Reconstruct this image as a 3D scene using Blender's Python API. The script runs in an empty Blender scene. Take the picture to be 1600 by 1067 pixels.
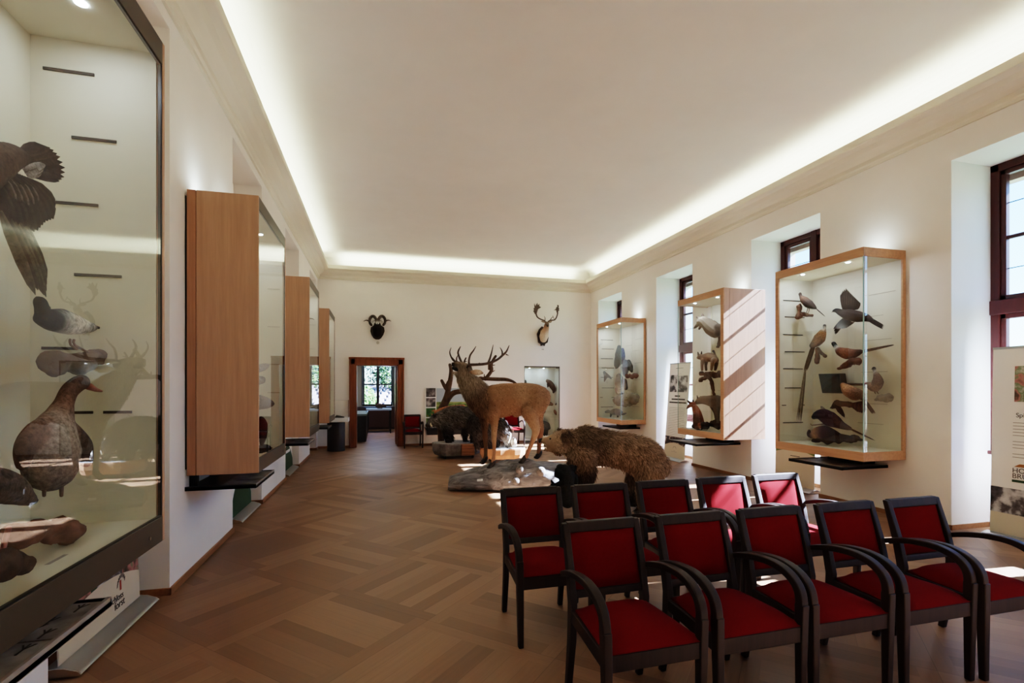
import bpy, bmesh, math, random
import numpy as np
from mathutils import Vector, Matrix
random.seed(7)
rng = np.random.default_rng(11)
SC = bpy.context.scene
COL = SC.collection
PI = math.pi

# ---------------------------------------------------------------- surveying helpers
# the room was surveyed from the standpoint of the photographer (eye 1.55 m above the floor)
FOC, YAW, HOR, EYE = 775., .262, 606., 1.55
CA, SA = math.cos(YAW), math.sin(YAW)
RIGHT = Vector((CA, -SA, 0)); FWD = Vector((SA, CA, 0)); UP = Vector((0, 0, 1))
def ray(px, py):
    u = (px-800)/FOC; v = (HOR-py)/FOC
    return Vector((u*CA+SA, -u*SA+CA, v))
def atX(px, py, X): r = ray(px, py); return Vector((0, 0, EYE)) + r*(X/r.x)
def atY(px, py, Y): r = ray(px, py); return Vector((0, 0, EYE)) + r*(Y/r.y)
def atZ(px, py, Z=0): r = ray(px, py); return Vector((0, 0, EYE)) + r*((Z-EYE)/r.z)
def atD(px, py, d): return Vector((0, 0, EYE)) + ray(px, py)*d

# ---------------------------------------------------------------- objects
OFF = {}
def tag(o, label=None, cat=None, group=None, kind=None):
    if label: o['label'] = label
    if cat: o['category'] = cat
    if group: o['group'] = group
    if kind: o['kind'] = kind
    return o
def thing(name, label, cat, loc=(0, 0, 0), group=None):
    o = bpy.data.objects.new(name, None); COL.objects.link(o)
    o.empty_display_size = .1
    o.location = loc; OFF[o.name] = Vector(loc)
    return tag(o, label, cat, group)
def link_mesh(name, me, m, parent=None):
    o = bpy.data.objects.new(name, me); COL.objects.link(o)
    if m is not None and not me.materials: me.materials.append(m)
    off = Vector((0, 0, 0))
    if parent is not None:
        off = OFF.get(parent.name, Vector((0, 0, 0)))
        o.parent = parent
    if off.length > 0: me.transform(Matrix.Translation(-off))
    OFF[o.name] = off
    return o
def copy_tree(o, parent=None):
    c = o.copy(); COL.objects.link(c)
    if parent is not None: c.parent = parent
    for ch in list(o.children): copy_tree(ch, c)
    return c

class MB:
    def __init__(s): s.v = []; s.f = []
    def add(s, vs, fs):
        n = len(s.v); s.v += [tuple(v) for v in vs]; s.f += [tuple(i+n for i in f) for f in fs]; return s
    def box(s, x0, x1, y0, y1, z0, z1):
        x0, x1 = min(x0, x1), max(x0, x1); y0, y1 = min(y0, y1), max(y0, y1); z0, z1 = min(z0, z1), max(z0, z1)
        return s.add([(x0,y0,z0),(x1,y0,z0),(x1,y1,z0),(x0,y1,z0),(x0,y0,z1),(x1,y0,z1),(x1,y1,z1),(x0,y1,z1)],
                     [(3,2,1,0),(4,5,6,7),(0,1,5,4),(1,2,6,5),(2,3,7,6),(3,0,4,7)])
    def hexa(s, p):   # eight corners, bottom ring then top ring
        return s.add(p, [(3,2,1,0),(4,5,6,7),(0,1,5,4),(1,2,6,5),(2,3,7,6),(3,0,4,7)])
    def quad(s, a, b, c, d): return s.add([a, b, c, d], [(0,1,2,3)])
    def prism(s, pts, ext):   # polygon swept along ext
        n = len(pts); e = Vector(ext); p = [Vector(q) for q in pts]
        return s.add(p+[q+e for q in p], [tuple(range(n-1,-1,-1)), tuple(range(n,2*n))]+[(i,(i+1)%n,(i+1)%n+n,i+n) for i in range(n)])
    def tube(s, pts, rad, n=8, lat=1., L=None, caps=True, sub=0):
        pts = [Vector(p) for p in pts]
        if not hasattr(rad, '__len__'): rad = [rad]*len(pts)
        if not hasattr(lat, '__len__'): lat = [lat]*len(pts)
        rad = list(rad); lat = list(lat)
        if sub and len(pts) > 1: pts, rad, lat = crom(pts, rad, lat, sub)
        m = len(pts); rings = []
        prevN = None
        for i in range(m):
            T = (pts[min(i+1, m-1)]-pts[max(i-1, 0)])
            T = T.normalized() if T.length > 1e-9 else Vector((0,0,1))
            if L is not None:
                N = Vector(L).cross(T)
                if N.length < 1e-4: N = Vector((0,0,1)).cross(Vector(L))
                N.normalize(); B = Vector(L).normalized()
            else:
                ref = prevN if prevN is not None else (Vector((0,0,1)) if abs(T.z) < .9 else Vector((1,0,0)))
                N = ref - T*ref.dot(T)
                if N.length < 1e-4: N = T.orthogonal()
                N.normalize(); B = T.cross(N); prevN = N
            rings.append((pts[i], T, N, B, rad[i], lat[i]))
        seq = []
        if caps == 'round':
            p, T, N, B, r, l = rings[0]
            for a in (75, 45, 20): seq.append((p-T*r*math.sin(math.radians(a)), N, B, r*math.cos(math.radians(a)), l))
        for (p, T, N, B, r, l) in rings: seq.append((p, N, B, r, l))
        if caps == 'round':
            p, T, N, B, r, l = rings[-1]
            for a in (20, 45, 75): seq.append((p+T*r*math.sin(math.radians(a)), N, B, r*math.cos(math.radians(a)), l))
        vs = []; fs = []
        for (p, N, B, r, l) in seq:
            for k in range(n):
                a = 2*PI*k/n
                vs.append(p+N*(r*math.cos(a))+B*(r*l*math.sin(a)))
        q = len(seq)
        for i in range(q-1):
            for k in range(n):
                fs.append((i*n+k, i*n+(k+1)%n, (i+1)*n+(k+1)%n, (i+1)*n+k))
        if caps:
            fs.append(tuple(range(n-1,-1,-1))); fs.append(tuple((q-1)*n+k for k in range(n)))
        return s.add(vs, fs)
    def ball(s, c, r, n=10, m=7, sx=1, sy=1, sz=1):
        c = Vector(c); vs = [c+Vector((0,0,-r*sz))]; fs = []
        for i in range(1, m):
            t = -PI/2+PI*i/m
            for k in range(n):
                a = 2*PI*k/n; vs.append(c+Vector((r*sx*math.cos(t)*math.cos(a), r*sy*math.cos(t)*math.sin(a), r*sz*math.sin(t))))
        vs.append(c+Vector((0,0,r*sz))); last = len(vs)-1
        for k in range(n):
            fs.append((0, 1+(k+1)%n, 1+k)); fs.append((last, last-n+k, last-n+(k+1)%n))
        for i in range(m-2):
            for k in range(n):
                a = 1+i*n+k; b = 1+i*n+(k+1)%n; fs.append((a, b, b+n, a+n))
        return s.add(vs, fs)
    def disc(s, c, axis, r, h, n=16):
        c = Vector(c); a = Vector(axis).normalized(); return s.tube([c, c+a*h], r, n=n)
    def build(s, name, m, parent=None, smooth=False, bevel=0, seg=2, weld=False):
        me = bpy.data.meshes.new(name); me.from_pydata([tuple(v) for v in s.v], [], s.f); me.update()
        bm = bmesh.new(); bm.from_mesh(me)
        if weld: bmesh.ops.remove_doubles(bm, verts=bm.verts, dist=1e-5)
        bmesh.ops.recalc_face_normals(bm, faces=bm.faces)
        bm.to_mesh(me); bm.free()
        o = link_mesh(name, me, m, parent)
        if smooth: me.shade_smooth()
        if bevel:
            b = o.modifiers.new('bevel', 'BEVEL'); b.width = bevel; b.segments = seg; b.limit_method = 'ANGLE'; b.angle_limit = .7
            me.shade_smooth()
            w = o.modifiers.new('wn', 'WEIGHTED_NORMAL'); w.keep_sharp = False
        return o

def crom(pts, *chans, sub=None):
    *ch, n = chans
    P = [pts[0]]+list(pts)+[pts[-1]]; out = []; oc = [[] for _ in ch]
    C = [[c[0]]+list(c)+[c[-1]] for c in ch]
    def f(a, b, c, d, t): return .5*((2*b)+(c-a)*t+(2*a-5*b+4*c-d)*t*t+(3*b-a-3*c+d)*t*t*t)
    for i in range(1, len(P)-2):
        for k in range(n):
            t = k/n
            out.append(f(P[i-1], P[i], P[i+1], P[i+2], t))
            for q, c in enumerate(C): oc[q].append(max(1e-4, c[i]*(1-t)+c[i+1]*t))
    out.append(P[-2])
    for q, c in enumerate(C): oc[q].append(c[-2])
    return (out, *oc)

# ---------------------------------------------------------------- materials
MATS = {}
def lin(c):
    return tuple(((x/255)/12.92 if x/255 <= .04045 else ((x/255+.055)/1.055)**2.4) for x in c)
def mat(name, rgb, rough=.6, metal=0, noise=0, scale=8, stretch=(1,1,1), bump=0, emit=0, spec=.5, coat=0, space='Object'):
    if name in MATS: return MATS[name]
    m = bpy.data.materials.new(name); m.use_nodes = True; nt = m.node_tree; N = nt.nodes; Lk = nt.links
    b = N['Principled BSDF']; c = lin(rgb)
    b.inputs['Base Color'].default_value = (*c, 1); b.inputs['Roughness'].default_value = rough; b.inputs['Metallic'].default_value = metal
    b.inputs['Specular IOR Level'].default_value = spec
    if coat: b.inputs['Coat Weight'].default_value = coat; b.inputs['Coat Roughness'].default_value = .15
    if emit: b.inputs['Emission Color'].default_value = (*c, 1); b.inputs['Emission Strength'].default_value = emit
    if noise or bump:
        tc = N.new('ShaderNodeTexCoord'); mp = N.new('ShaderNodeMapping'); mp.inputs['Scale'].default_value = stretch
        nz = N.new('ShaderNodeTexNoise'); nz.inputs['Scale'].default_value = scale; nz.inputs['Detail'].default_value = 5; nz.inputs['Roughness'].default_value = .65
        Lk.new(tc.outputs[space], mp.inputs[0]); Lk.new(mp.outputs[0], nz.inputs['Vector'])
        if noise:
            mr = N.new('ShaderNodeMapRange'); mr.inputs[1].default_value = .25; mr.inputs[2].default_value = .75
            mr.inputs[3].default_value = 1-noise; mr.inputs[4].default_value = 1+noise
            mx = N.new('ShaderNodeVectorMath'); mx.operation = 'SCALE'; mx.inputs[0].default_value = c
            Lk.new(nz.outputs[0], mr.inputs[0]); Lk.new(mr.outputs[0], mx.inputs['Scale']); Lk.new(mx.outputs[0], b.inputs['Base Color'])
        if bump:
            bp = N.new('ShaderNodeBump'); bp.inputs['Strength'].default_value = bump; bp.inputs['Distance'].default_value = .01
            Lk.new(nz.outputs[0], bp.inputs['Height']); Lk.new(bp.outputs[0], b.inputs['Normal'])
    MATS[name] = m; return m
def attr_mat(name, rough=.85, noise=.35, scale=60, stretch=(1,1,1), bump=.4, spec=.2):
    if name in MATS: return MATS[name]
    m = bpy.data.materials.new(name); m.use_nodes = True; nt = m.node_tree; N = nt.nodes; Lk = nt.links
    b = N['Principled BSDF']; b.inputs['Roughness'].default_value = rough; b.inputs['Specular IOR Level'].default_value = spec
    at = N.new('ShaderNodeAttribute'); at.attribute_name = 'Col'
    tc = N.new('ShaderNodeTexCoord'); mp = N.new('ShaderNodeMapping'); mp.inputs['Scale'].default_value = stretch
    nz = N.new('ShaderNodeTexNoise'); nz.inputs['Scale'].default_value = scale; nz.inputs['Detail'].default_value = 6; nz.inputs['Roughness'].default_value = .7
    mr = N.new('ShaderNodeMapRange'); mr.inputs[1].default_value = .25; mr.inputs[2].default_value = .75; mr.inputs[3].default_value = 1-noise; mr.inputs[4].default_value = 1+noise
    mx = N.new('ShaderNodeVectorMath'); mx.operation = 'SCALE'
    Lk.new(tc.outputs['Object'], mp.inputs[0]); Lk.new(mp.outputs[0], nz.inputs['Vector'])
    Lk.new(nz.outputs[0], mr.inputs[0]); Lk.new(at.outputs['Color'], mx.inputs[0]); Lk.new(mr.outputs[0], mx.inputs['Scale']); Lk.new(mx.outputs[0], b.inputs['Base Color'])
    if bump:
        bp = N.new('ShaderNodeBump'); bp.inputs['Strength'].default_value = bump; bp.inputs['Distance'].default_value = .008
        Lk.new(nz.outputs[0], bp.inputs['Height']); Lk.new(bp.outputs[0], b.inputs['Normal'])
    MATS[name] = m; return m
def glass_mat(name, tint=(.95,.97,.94), base=.07, power=5):
    if name in MATS: return MATS[name]
    m = bpy.data.materials.new(name); m.use_nodes = True; nt = m.node_tree; N = nt.nodes; Lk = nt.links
    for n in list(N):
        if n.type != 'OUTPUT_MATERIAL': N.remove(n)
    out = [n for n in N if n.type == 'OUTPUT_MATERIAL'][0]
    tr = N.new('ShaderNodeBsdfTransparent'); tr.inputs[0].default_value = (*tint, 1)
    gl = N.new('ShaderNodeBsdfGlossy'); gl.inputs['Roughness'].default_value = .0; gl.inputs[0].default_value = (1,1,1,1)
    lw = N.new('ShaderNodeLayerWeight'); lw.inputs[0].default_value = .5
    pw = N.new('ShaderNodeMath'); pw.operation = 'POWER'; pw.inputs[1].default_value = power
    ml = N.new('ShaderNodeMath'); ml.operation = 'MULTIPLY_ADD'; ml.inputs[1].default_value = 1-base; ml.inputs[2].default_value = base; ml.use_clamp = True
    ms = N.new('ShaderNodeMixShader')
    Lk.new(lw.outputs['Facing'], pw.inputs[0]); Lk.new(pw.outputs[0], ml.inputs[0]); Lk.new(ml.outputs[0], ms.inputs[0])
    Lk.new(tr.outputs[0], ms.inputs[1]); Lk.new(gl.outputs[0], ms.inputs[2]); Lk.new(ms.outputs[0], out.inputs[0])
    MATS[name] = m; return m

def mute(c, k=.78):
    g = .3*c[0]+.59*c[1]+.11*c[2]; return tuple(g+(x-g)*k for x in c)
# ---------------------------------------------------------------- organic bodies: overlapping limbs fused into one skin
def organic(name, limbs, voxel, m, parent, lateral, smooth=4, fur=None, lats=1.):
    """limbs: list of dicts(p=[(Vector, r, lat)], c=rgb or list of rgb). One continuous skin with a colour attribute."""
    mb = MB(); nodes = []; cols = []; rads = []
    for lb in limbs:
        P = [Vector(q[0]) for q in lb['p']]; R = [q[1] for q in lb['p']]; T = [(q[2] if len(q) > 2 else lb.get('lat', lats)) for q in lb['p']]
        c = lb['c']; cl = c if isinstance(c[0], (tuple, list)) else [c]*len(P)
        cl = [mute(lin(x)) for x in cl]
        if len(P) == 1:
            mb.ball(P[0], R[0], 12, 8)
            nodes.append(P[0]); cols.append(cl[0]); rads.append(R[0]); continue
        s = lb.get('sub', 3)
        P2, R2, T2, c0, c1, c2 = crom(P, R, T, [x[0] for x in cl], [x[1] for x in cl], [x[2] for x in cl], s)
        mb.tube(P2, R2, n=12, lat=T2, L=lb.get('L', lateral), caps='round')
        nodes += P2; rads += R2; cols += list(zip(c0, c1, c2))
    me = bpy.data.meshes.new(name+'_raw'); me.from_pydata([tuple(v) for v in mb.v], [], mb.f)
    bm = bmesh.new(); bm.from_mesh(me); bmesh.ops.recalc_face_normals(bm, faces=bm.faces); bm.to_mesh(me); bm.free()
    tmp = bpy.data.objects.new('tmp', me); COL.objects.link(tmp)
    r = tmp.modifiers.new('r', 'REMESH'); r.mode = 'VOXEL'; r.voxel_size = voxel; r.adaptivity = 0
    if smooth:
        sm = tmp.modifiers.new('s', 'SMOOTH'); sm.iterations = smooth; sm.factor = .5
    dg = bpy.context.evaluated_depsgraph_get()
    me2 = bpy.data.meshes.new_from_object(tmp.evaluated_get(dg), depsgraph=dg)
    bpy.data.objects.remove(tmp); bpy.data.meshes.remove(me)
    me2.name = name
    nv = len(me2.vertices); co = np.empty(nv*3); me2.vertices.foreach_get('co', co); co = co.reshape(-1, 3)
    nd = np.array([tuple(n) for n in nodes]); rd = np.array(rads); cc = np.array(cols)
    C = np.empty((nv, 3))
    for a in range(0, nv, 4000):
        d = np.linalg.norm(co[a:a+4000, None, :]-nd[None], axis=2)/rd[None]
        w = 1/(d**12+1e-6); C[a:a+4000] = (w[:, :, None]*cc[None]).sum(1)/w.sum(1)[:, None]
    if fur:
        nr = np.empty(nv*3); me2.vertices.foreach_get('normal', nr); nr = nr.reshape(-1, 3)
        me2 = add_fur(me2, co, nr, C, fur); 
    else:
        at = me2.color_attributes.new('Col', 'FLOAT_COLOR', 'POINT')
        at.data.foreach_set('color', np.hstack([C, np.ones((nv, 1))]).astype(np.float32).ravel())
    me2.shade_smooth()
    me2.materials.clear()
    return link_mesh(name, me2, m, parent)
def add_fur(me, co, nr, C, fur):
    nv = len(co); pol = [tuple(p.vertices) for p in me.polygons]
    V = [tuple(x) for x in co]; Fc = list(pol); Cl = [tuple(c) for c in C]
    n = fur['n']
    mask = np.array([fur['where'](Vector(x)) for x in co]) if 'where' in fur else np.ones(nv)
    pr = mask/mask.sum(); idx = rng.choice(nv, n, p=pr)
    comb = fur['comb']
    for i in idx:
        p = Vector(co[i]); nn = Vector(nr[i]); ln = (fur['len'](p) if callable(fur['len']) else fur['len'])*rng.uniform(.6, 1.3)
        cd = Vector(comb(p)) if callable(comb) else Vector(comb)
        d = cd - nn*cd.dot(nn); d = (d.normalized() if d.length > 1e-4 else cd)
        d = (d*fur.get('lay', 1.)+nn*fur.get('lift', .35)+Vector(rng.normal(0, fur.get('jit', .25), 3))).normalized()
        s = d.cross(nn); s = s.normalized() if s.length > 1e-4 else Vector((1,0,0))
        w = fur['w']*rng.uniform(.6, 1.3)
        p = p+Vector(rng.normal(0, fur.get('sp', .006), 3))
        a = len(V)
        mid = p+d*ln*.5+nn*ln*.06; tip = p+d*ln-nn*ln*.1
        V += [tuple(p+s*w), tuple(p-s*w), tuple(mid-s*w*.8), tuple(mid+s*w*.8), tuple(tip)]
        Fc += [(a, a+1, a+2, a+3), (a+3, a+2, a+4)]
        k = rng.uniform(*fur.get('var', (.6, 1.35))); c = np.array(C[i])*k
        tipk = fur.get('tip', 1.5)
        Cl += [tuple(c*.8)]*2+[tuple(c)]*2+[tuple(c*tipk)]
    m2 = bpy.data.meshes.new(me.name); m2.from_pydata(V, [], Fc); m2.update()
    at = m2.color_attributes.new('Col', 'FLOAT_COLOR', 'POINT')
    at.data.foreach_set('color', np.hstack([np.array(Cl), np.ones((len(V), 1))]).astype(np.float32).ravel())
    bpy.data.meshes.remove(me)
    return m2
def feathers(name, roots, tips, w, cols, m, parent, normal, jit=.15, curve=.0):
    """a fan of long feathers from each root to each tip, one mesh"""
    V = []; Fc = []; Cl = []
    n = len(roots); nrm = Vector(normal).normalized()
    for i in range(n):
        a = Vector(roots[i]); b = Vector(tips[i]); d = b-a
        s = d.cross(nrm)
        if s.length < 1e-6: continue
        s.normalize(); k = len(V); lift = nrm*(.002*(i % 3))
        c = mute(lin(cols[i % len(cols)])); q = random.uniform(1-jit, 1+jit); c = tuple(x*q for x in c)
        for t, ww in ((0, .35), (.25, .9), (.6, 1.), (.86, .7), (1, .05)):
            p = a+d*t+nrm*(curve*math.sin(t*PI))+lift
            V += [tuple(p-s*w*ww), tuple(p+nrm*w*.12), tuple(p+s*w*ww)]; f = 1 if t < .8 else .7
            Cl += [tuple(x*f for x in c), tuple(x*f*.6 for x in c), tuple(x*f for x in c)]
        for j in range(4):
            r = k+j*3; Fc += [(r, r+1, r+4, r+3), (r+1, r+2, r+5, r+4)]
    me = bpy.data.meshes.new(name); me.from_pydata(V, [], Fc); me.update()
    at = me.color_attributes.new('Col', 'FLOAT_COLOR', 'POINT')
    at.data.foreach_set('color', np.hstack([np.array(Cl), np.ones((len(V), 1))]).astype(np.float32).ravel())
    return link_mesh(name, me, m, parent)
def text(name, s, loc, size, rot, m, parent, align='LEFT', ext=.0005):
    cu = bpy.data.curves.new(name, 'FONT'); cu.body = s; cu.size = size; cu.align_x = align; cu.extrude = ext
    tmp = bpy.data.objects.new('tmp', cu); COL.objects.link(tmp); dg = bpy.context.evaluated_depsgraph_get()
    me = bpy.data.meshes.new_from_object(tmp.evaluated_get(dg), depsgraph=dg); bpy.data.objects.remove(tmp)
    me.name = name; me.materials.clear(); me.materials.append(m)
    o = bpy.data.objects.new(name, me); COL.objects.link(o)
    o.parent = parent; off = OFF.get(parent.name, Vector((0,0,0))) if parent else Vector((0,0,0))
    o.location = Vector(loc)-off; o.rotation_euler = rot; OFF[o.name] = off
    return o
def lamp(name, loc, energy, color, direction, r=.05):
    l = bpy.data.lights.new(name, 'AREA'); l.shape = 'DISK'; l.size = r; l.energy = energy; l.color = color
    o = bpy.data.objects.new(name, l); COL.objects.link(o); o.location = loc; o.rotation_euler = Vector(direction).to_track_quat('-Z', 'Y').to_euler(); return o
def area(name, loc, sx, sy, energy, color, direction, spread=PI, soft=True):
    l = bpy.data.lights.new(name, 'AREA'); l.shape = 'RECTANGLE'; l.size = sx; l.size_y = sy; l.energy = energy; l.color = color; l.spread = spread
    o = bpy.data.objects.new(name, l); COL.objects.link(o); o.location = loc
    o.rotation_euler = Vector(direction).to_track_quat('-Z', 'Y').to_euler()
    return o
SKY, SUN, SUN_DY, COVE, EXPO, VIEW, LOOK, WBT = .26, 41., .068, 2.0, 1.47, "Filmic", "High Contrast", 4900
# ---------------------------------------------------------------- surface materials
def plaster(name, rgb):
    return mat(name, rgb, .9, noise=.03, scale=1.3, bump=.05, spec=.2)
M_WALL = plaster('white_plaster', (238, 233, 227))
M_REVEAL = plaster('reveal_plaster', (236, 232, 228))
M_CEIL = plaster('ceiling_plaster', (240, 236, 234))
M_TRIM = mat('cornice_plaster', (224, 216, 200), .8, spec=.2)
def wood(name, rgb, axis='Z', amt=.16, rough=.45, scale=5., line=.5):
    if name in MATS: return MATS[name]
    m = bpy.data.materials.new(name); m.use_nodes = True; nt = m.node_tree; N = nt.nodes; Lk = nt.links
    b = N['Principled BSDF']; b.inputs['Roughness'].default_value = rough; b.inputs['Specular IOR Level'].default_value = .35
    tc = N.new('ShaderNodeTexCoord'); mp = N.new('ShaderNodeMapping')
    st = {'X': (.06, 1, 1), 'Y': (1, .06, 1), 'Z': (1, 1, .05)}[axis]
    mp.inputs['Scale'].default_value = tuple(x*scale*4 for x in st)
    nz = N.new('ShaderNodeTexNoise'); nz.inputs['Scale'].default_value = 1.6; nz.inputs['Detail'].default_value = 8; nz.inputs['Roughness'].default_value = .68; nz.inputs['Distortion'].default_value = .25
    cr = N.new('ShaderNodeValToRGB'); c = lin(rgb)
    cr.color_ramp.elements[0].position = .3; cr.color_ramp.elements[1].position = .72
    cr.color_ramp.elements[0].color = (*[x*(1-amt*1.6) for x in c], 1); cr.color_ramp.elements[1].color = (*[min(1, x*(1+amt)) for x in c], 1)
    Lk.new(tc.outputs['Object'], mp.inputs[0]); Lk.new(mp.outputs[0], nz.inputs['Vector']); Lk.new(nz.outputs[0], cr.inputs[0]); Lk.new(cr.outputs[0], b.inputs['Base Color'])
    MATS[name] = m; return m
M_OAK = wood('oak_veneer', (188, 150, 120), 'Z', .10)
M_OAKH = wood('oak_frame', (190, 148, 112), 'Y', .12)
M_OAKE = wood('oak_edge', (172, 128, 98), 'Z', .12)
M_DOOR = wood('varnished_door_wood', (134, 80, 50), 'Z', .25, .35)
M_BASE = wood('oak_skirting', (150, 108, 72), 'Y', .15)
M_DARKW = wood('espresso_stained_beech', (44, 29, 24), 'Z', .25, .5)
M_WIN = wood('mahogany_window_paint', (70, 33, 30), 'Z', .15, .35)
M_RED = mat('red_wool_upholstery', (100, 7, 7), .95, noise=.10, scale=350, bump=.15, spec=.1)
M_METAL = mat('bronze_grey_metal', (92, 84, 72), .45, .6)
M_BLACK = mat('black_lacquer', (16, 14, 14), .35)
M_ALU = mat('brushed_aluminium', (178, 180, 180), .38, .85)
M_CHROME = mat('chrome', (210, 210, 212), .12, 1)
M_LIN = mat('case_lining', (216,210,190), .8, noise=.02, scale=2, spec=.2)
M_SLOT = mat('dark_slot', (62, 55, 48), .8)
M_SLOTL = mat('pale_slot', (176, 168, 148), .8)
M_LAMP = mat('spot_lens', (255, 250, 235), .5, emit=14)
M_GLASS = glass_mat('case_glass')
M_GLASSW = glass_mat('window_glass', (.97, .98, .97), .04)
M_GLASSE = mat('glass_edge', (150, 176, 166), .1, spec=.8)
M_LEAD = mat('lead_came', (60, 62, 66), .5, .5)
M_FUR = attr_mat('animal_fur', .9, .35, 70, (1, 1, .35), .5, .15)
M_FURL = attr_mat('long_fur', .9, .18, 40, (1, 1, .4), .3, .1)
M_FEATH = attr_mat('bird_plumage', .8, .8, 60, (1, 1, 1), .6, .15)
M_HORN = mat('horn', (66, 50, 38), .5, noise=.3, scale=30, bump=.4)
M_ANTLER = mat('antler', (72, 52, 38), .5, noise=.4, scale=25, bump=.5)
M_HOOF = mat('hoof', (38, 30, 26), .4)
M_EYE = mat('glass_eye', (12, 8, 6), .05, spec=.8)
M_BARK = mat('grey_bark', (120, 114, 110), .9, noise=.45, scale=9, stretch=(1,1,1), bump=1., spec=.15)
M_CUTW = wood('cut_log_face', (150, 108, 74), 'X', .3, .7)
M_ROCK = mat('painted_rock', (112, 92, 76), .9, noise=.45, scale=12, bump=1., spec=.15)
M_ROCKD = mat('dark_rock', (70, 58, 50), .9, noise=.45, scale=14, bump=1., spec=.15)
M_DRIFT = mat('driftwood_bark', (92, 72, 58), .9, noise=.45, scale=16, stretch=(1,1,.4), bump=.9, spec=.15)
M_PERCH = mat('reddish_perch_wood', (104, 74, 58), .85, noise=.4, scale=18, bump=.7, spec=.15)
M_CHAR = mat('charred_root', (26, 24, 22), .9, noise=.4, scale=18, bump=.9, spec=.2)
M_PAPER = mat('banner_vinyl', (240, 236, 230), .55)
M_CREAM = mat('cream_print', (214, 202, 178), .55)
M_INK = mat('printed_ink', (70, 64, 60), .7)
M_INKL = mat('pale_ink', (158, 150, 142), .7)
M_GREEN = mat('forest_green_print', (34, 68, 44), .5)
M_WHITE = mat('white_print', (236, 236, 230), .6)
def picture(name, stops, scale=4, stretch=(1,1,1), detail=4):
    if name in MATS: return MATS[name]
    m = bpy.data.materials.new(name); m.use_nodes = True; nt = m.node_tree; N = nt.nodes; Lk = nt.links
    b = N['Principled BSDF']; b.inputs['Roughness'].default_value = .55
    tc = N.new('ShaderNodeTexCoord'); mp = N.new('ShaderNodeMapping'); mp.inputs['Scale'].default_value = stretch
    nz = N.new('ShaderNodeTexNoise'); nz.inputs['Scale'].default_value = scale; nz.inputs['Detail'].default_value = detail
    cr = N.new('ShaderNodeValToRGB'); e = cr.color_ramp.elements
    while len(e) < len(stops): e.new(.5)
    for i, (p, c) in enumerate(stops): e[i].position = p; e[i].color = (*lin(c), 1)
    Lk.new(tc.outputs['Object'], mp.inputs[0]); Lk.new(mp.outputs[0], nz.inputs['Vector']); Lk.new(nz.outputs[0], cr.inputs[0]); Lk.new(cr.outputs[0], b.inputs['Base Color'])
    MATS[name] = m; return m
P_BW = picture('monochrome_photo', [(.32,(34,32,34)),(.46,(92,88,90)),(.55,(190,186,186)),(.7,(226,224,222))], 7)
P_COL = picture('garden_photo', [(.3,(38,44,30)),(.42,(96,74,58)),(.52,(176,120,110)),(.6,(110,130,92)),(.72,(210,196,184))], 9)
P_FIELD = picture('field_photo', [(.35,(70,92,46)),(.5,(120,138,70)),(.65,(170,166,110))], 5, (1,1,3))
P_TRACK = picture('track_panel_print', [(.35,(112,108,102)),(.5,(146,142,136)),(.65,(176,172,166))], 6)
P_FOX = picture('fox_photo', [(.36,(46,78,36)),(.52,(70,110,50)),(.58,(168,92,52)),(.7,(206,150,96))], 12)
P_GREY = picture('grey_animal_photo', [(.35,(52,50,52)),(.55,(110,104,104)),(.7,(180,172,168))], 10)
P_FRUIT = picture('dark_fruit_photo', [(.4,(40,30,34)),(.55,(82,62,60)),(.66,(206,196,180))], 9)

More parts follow.
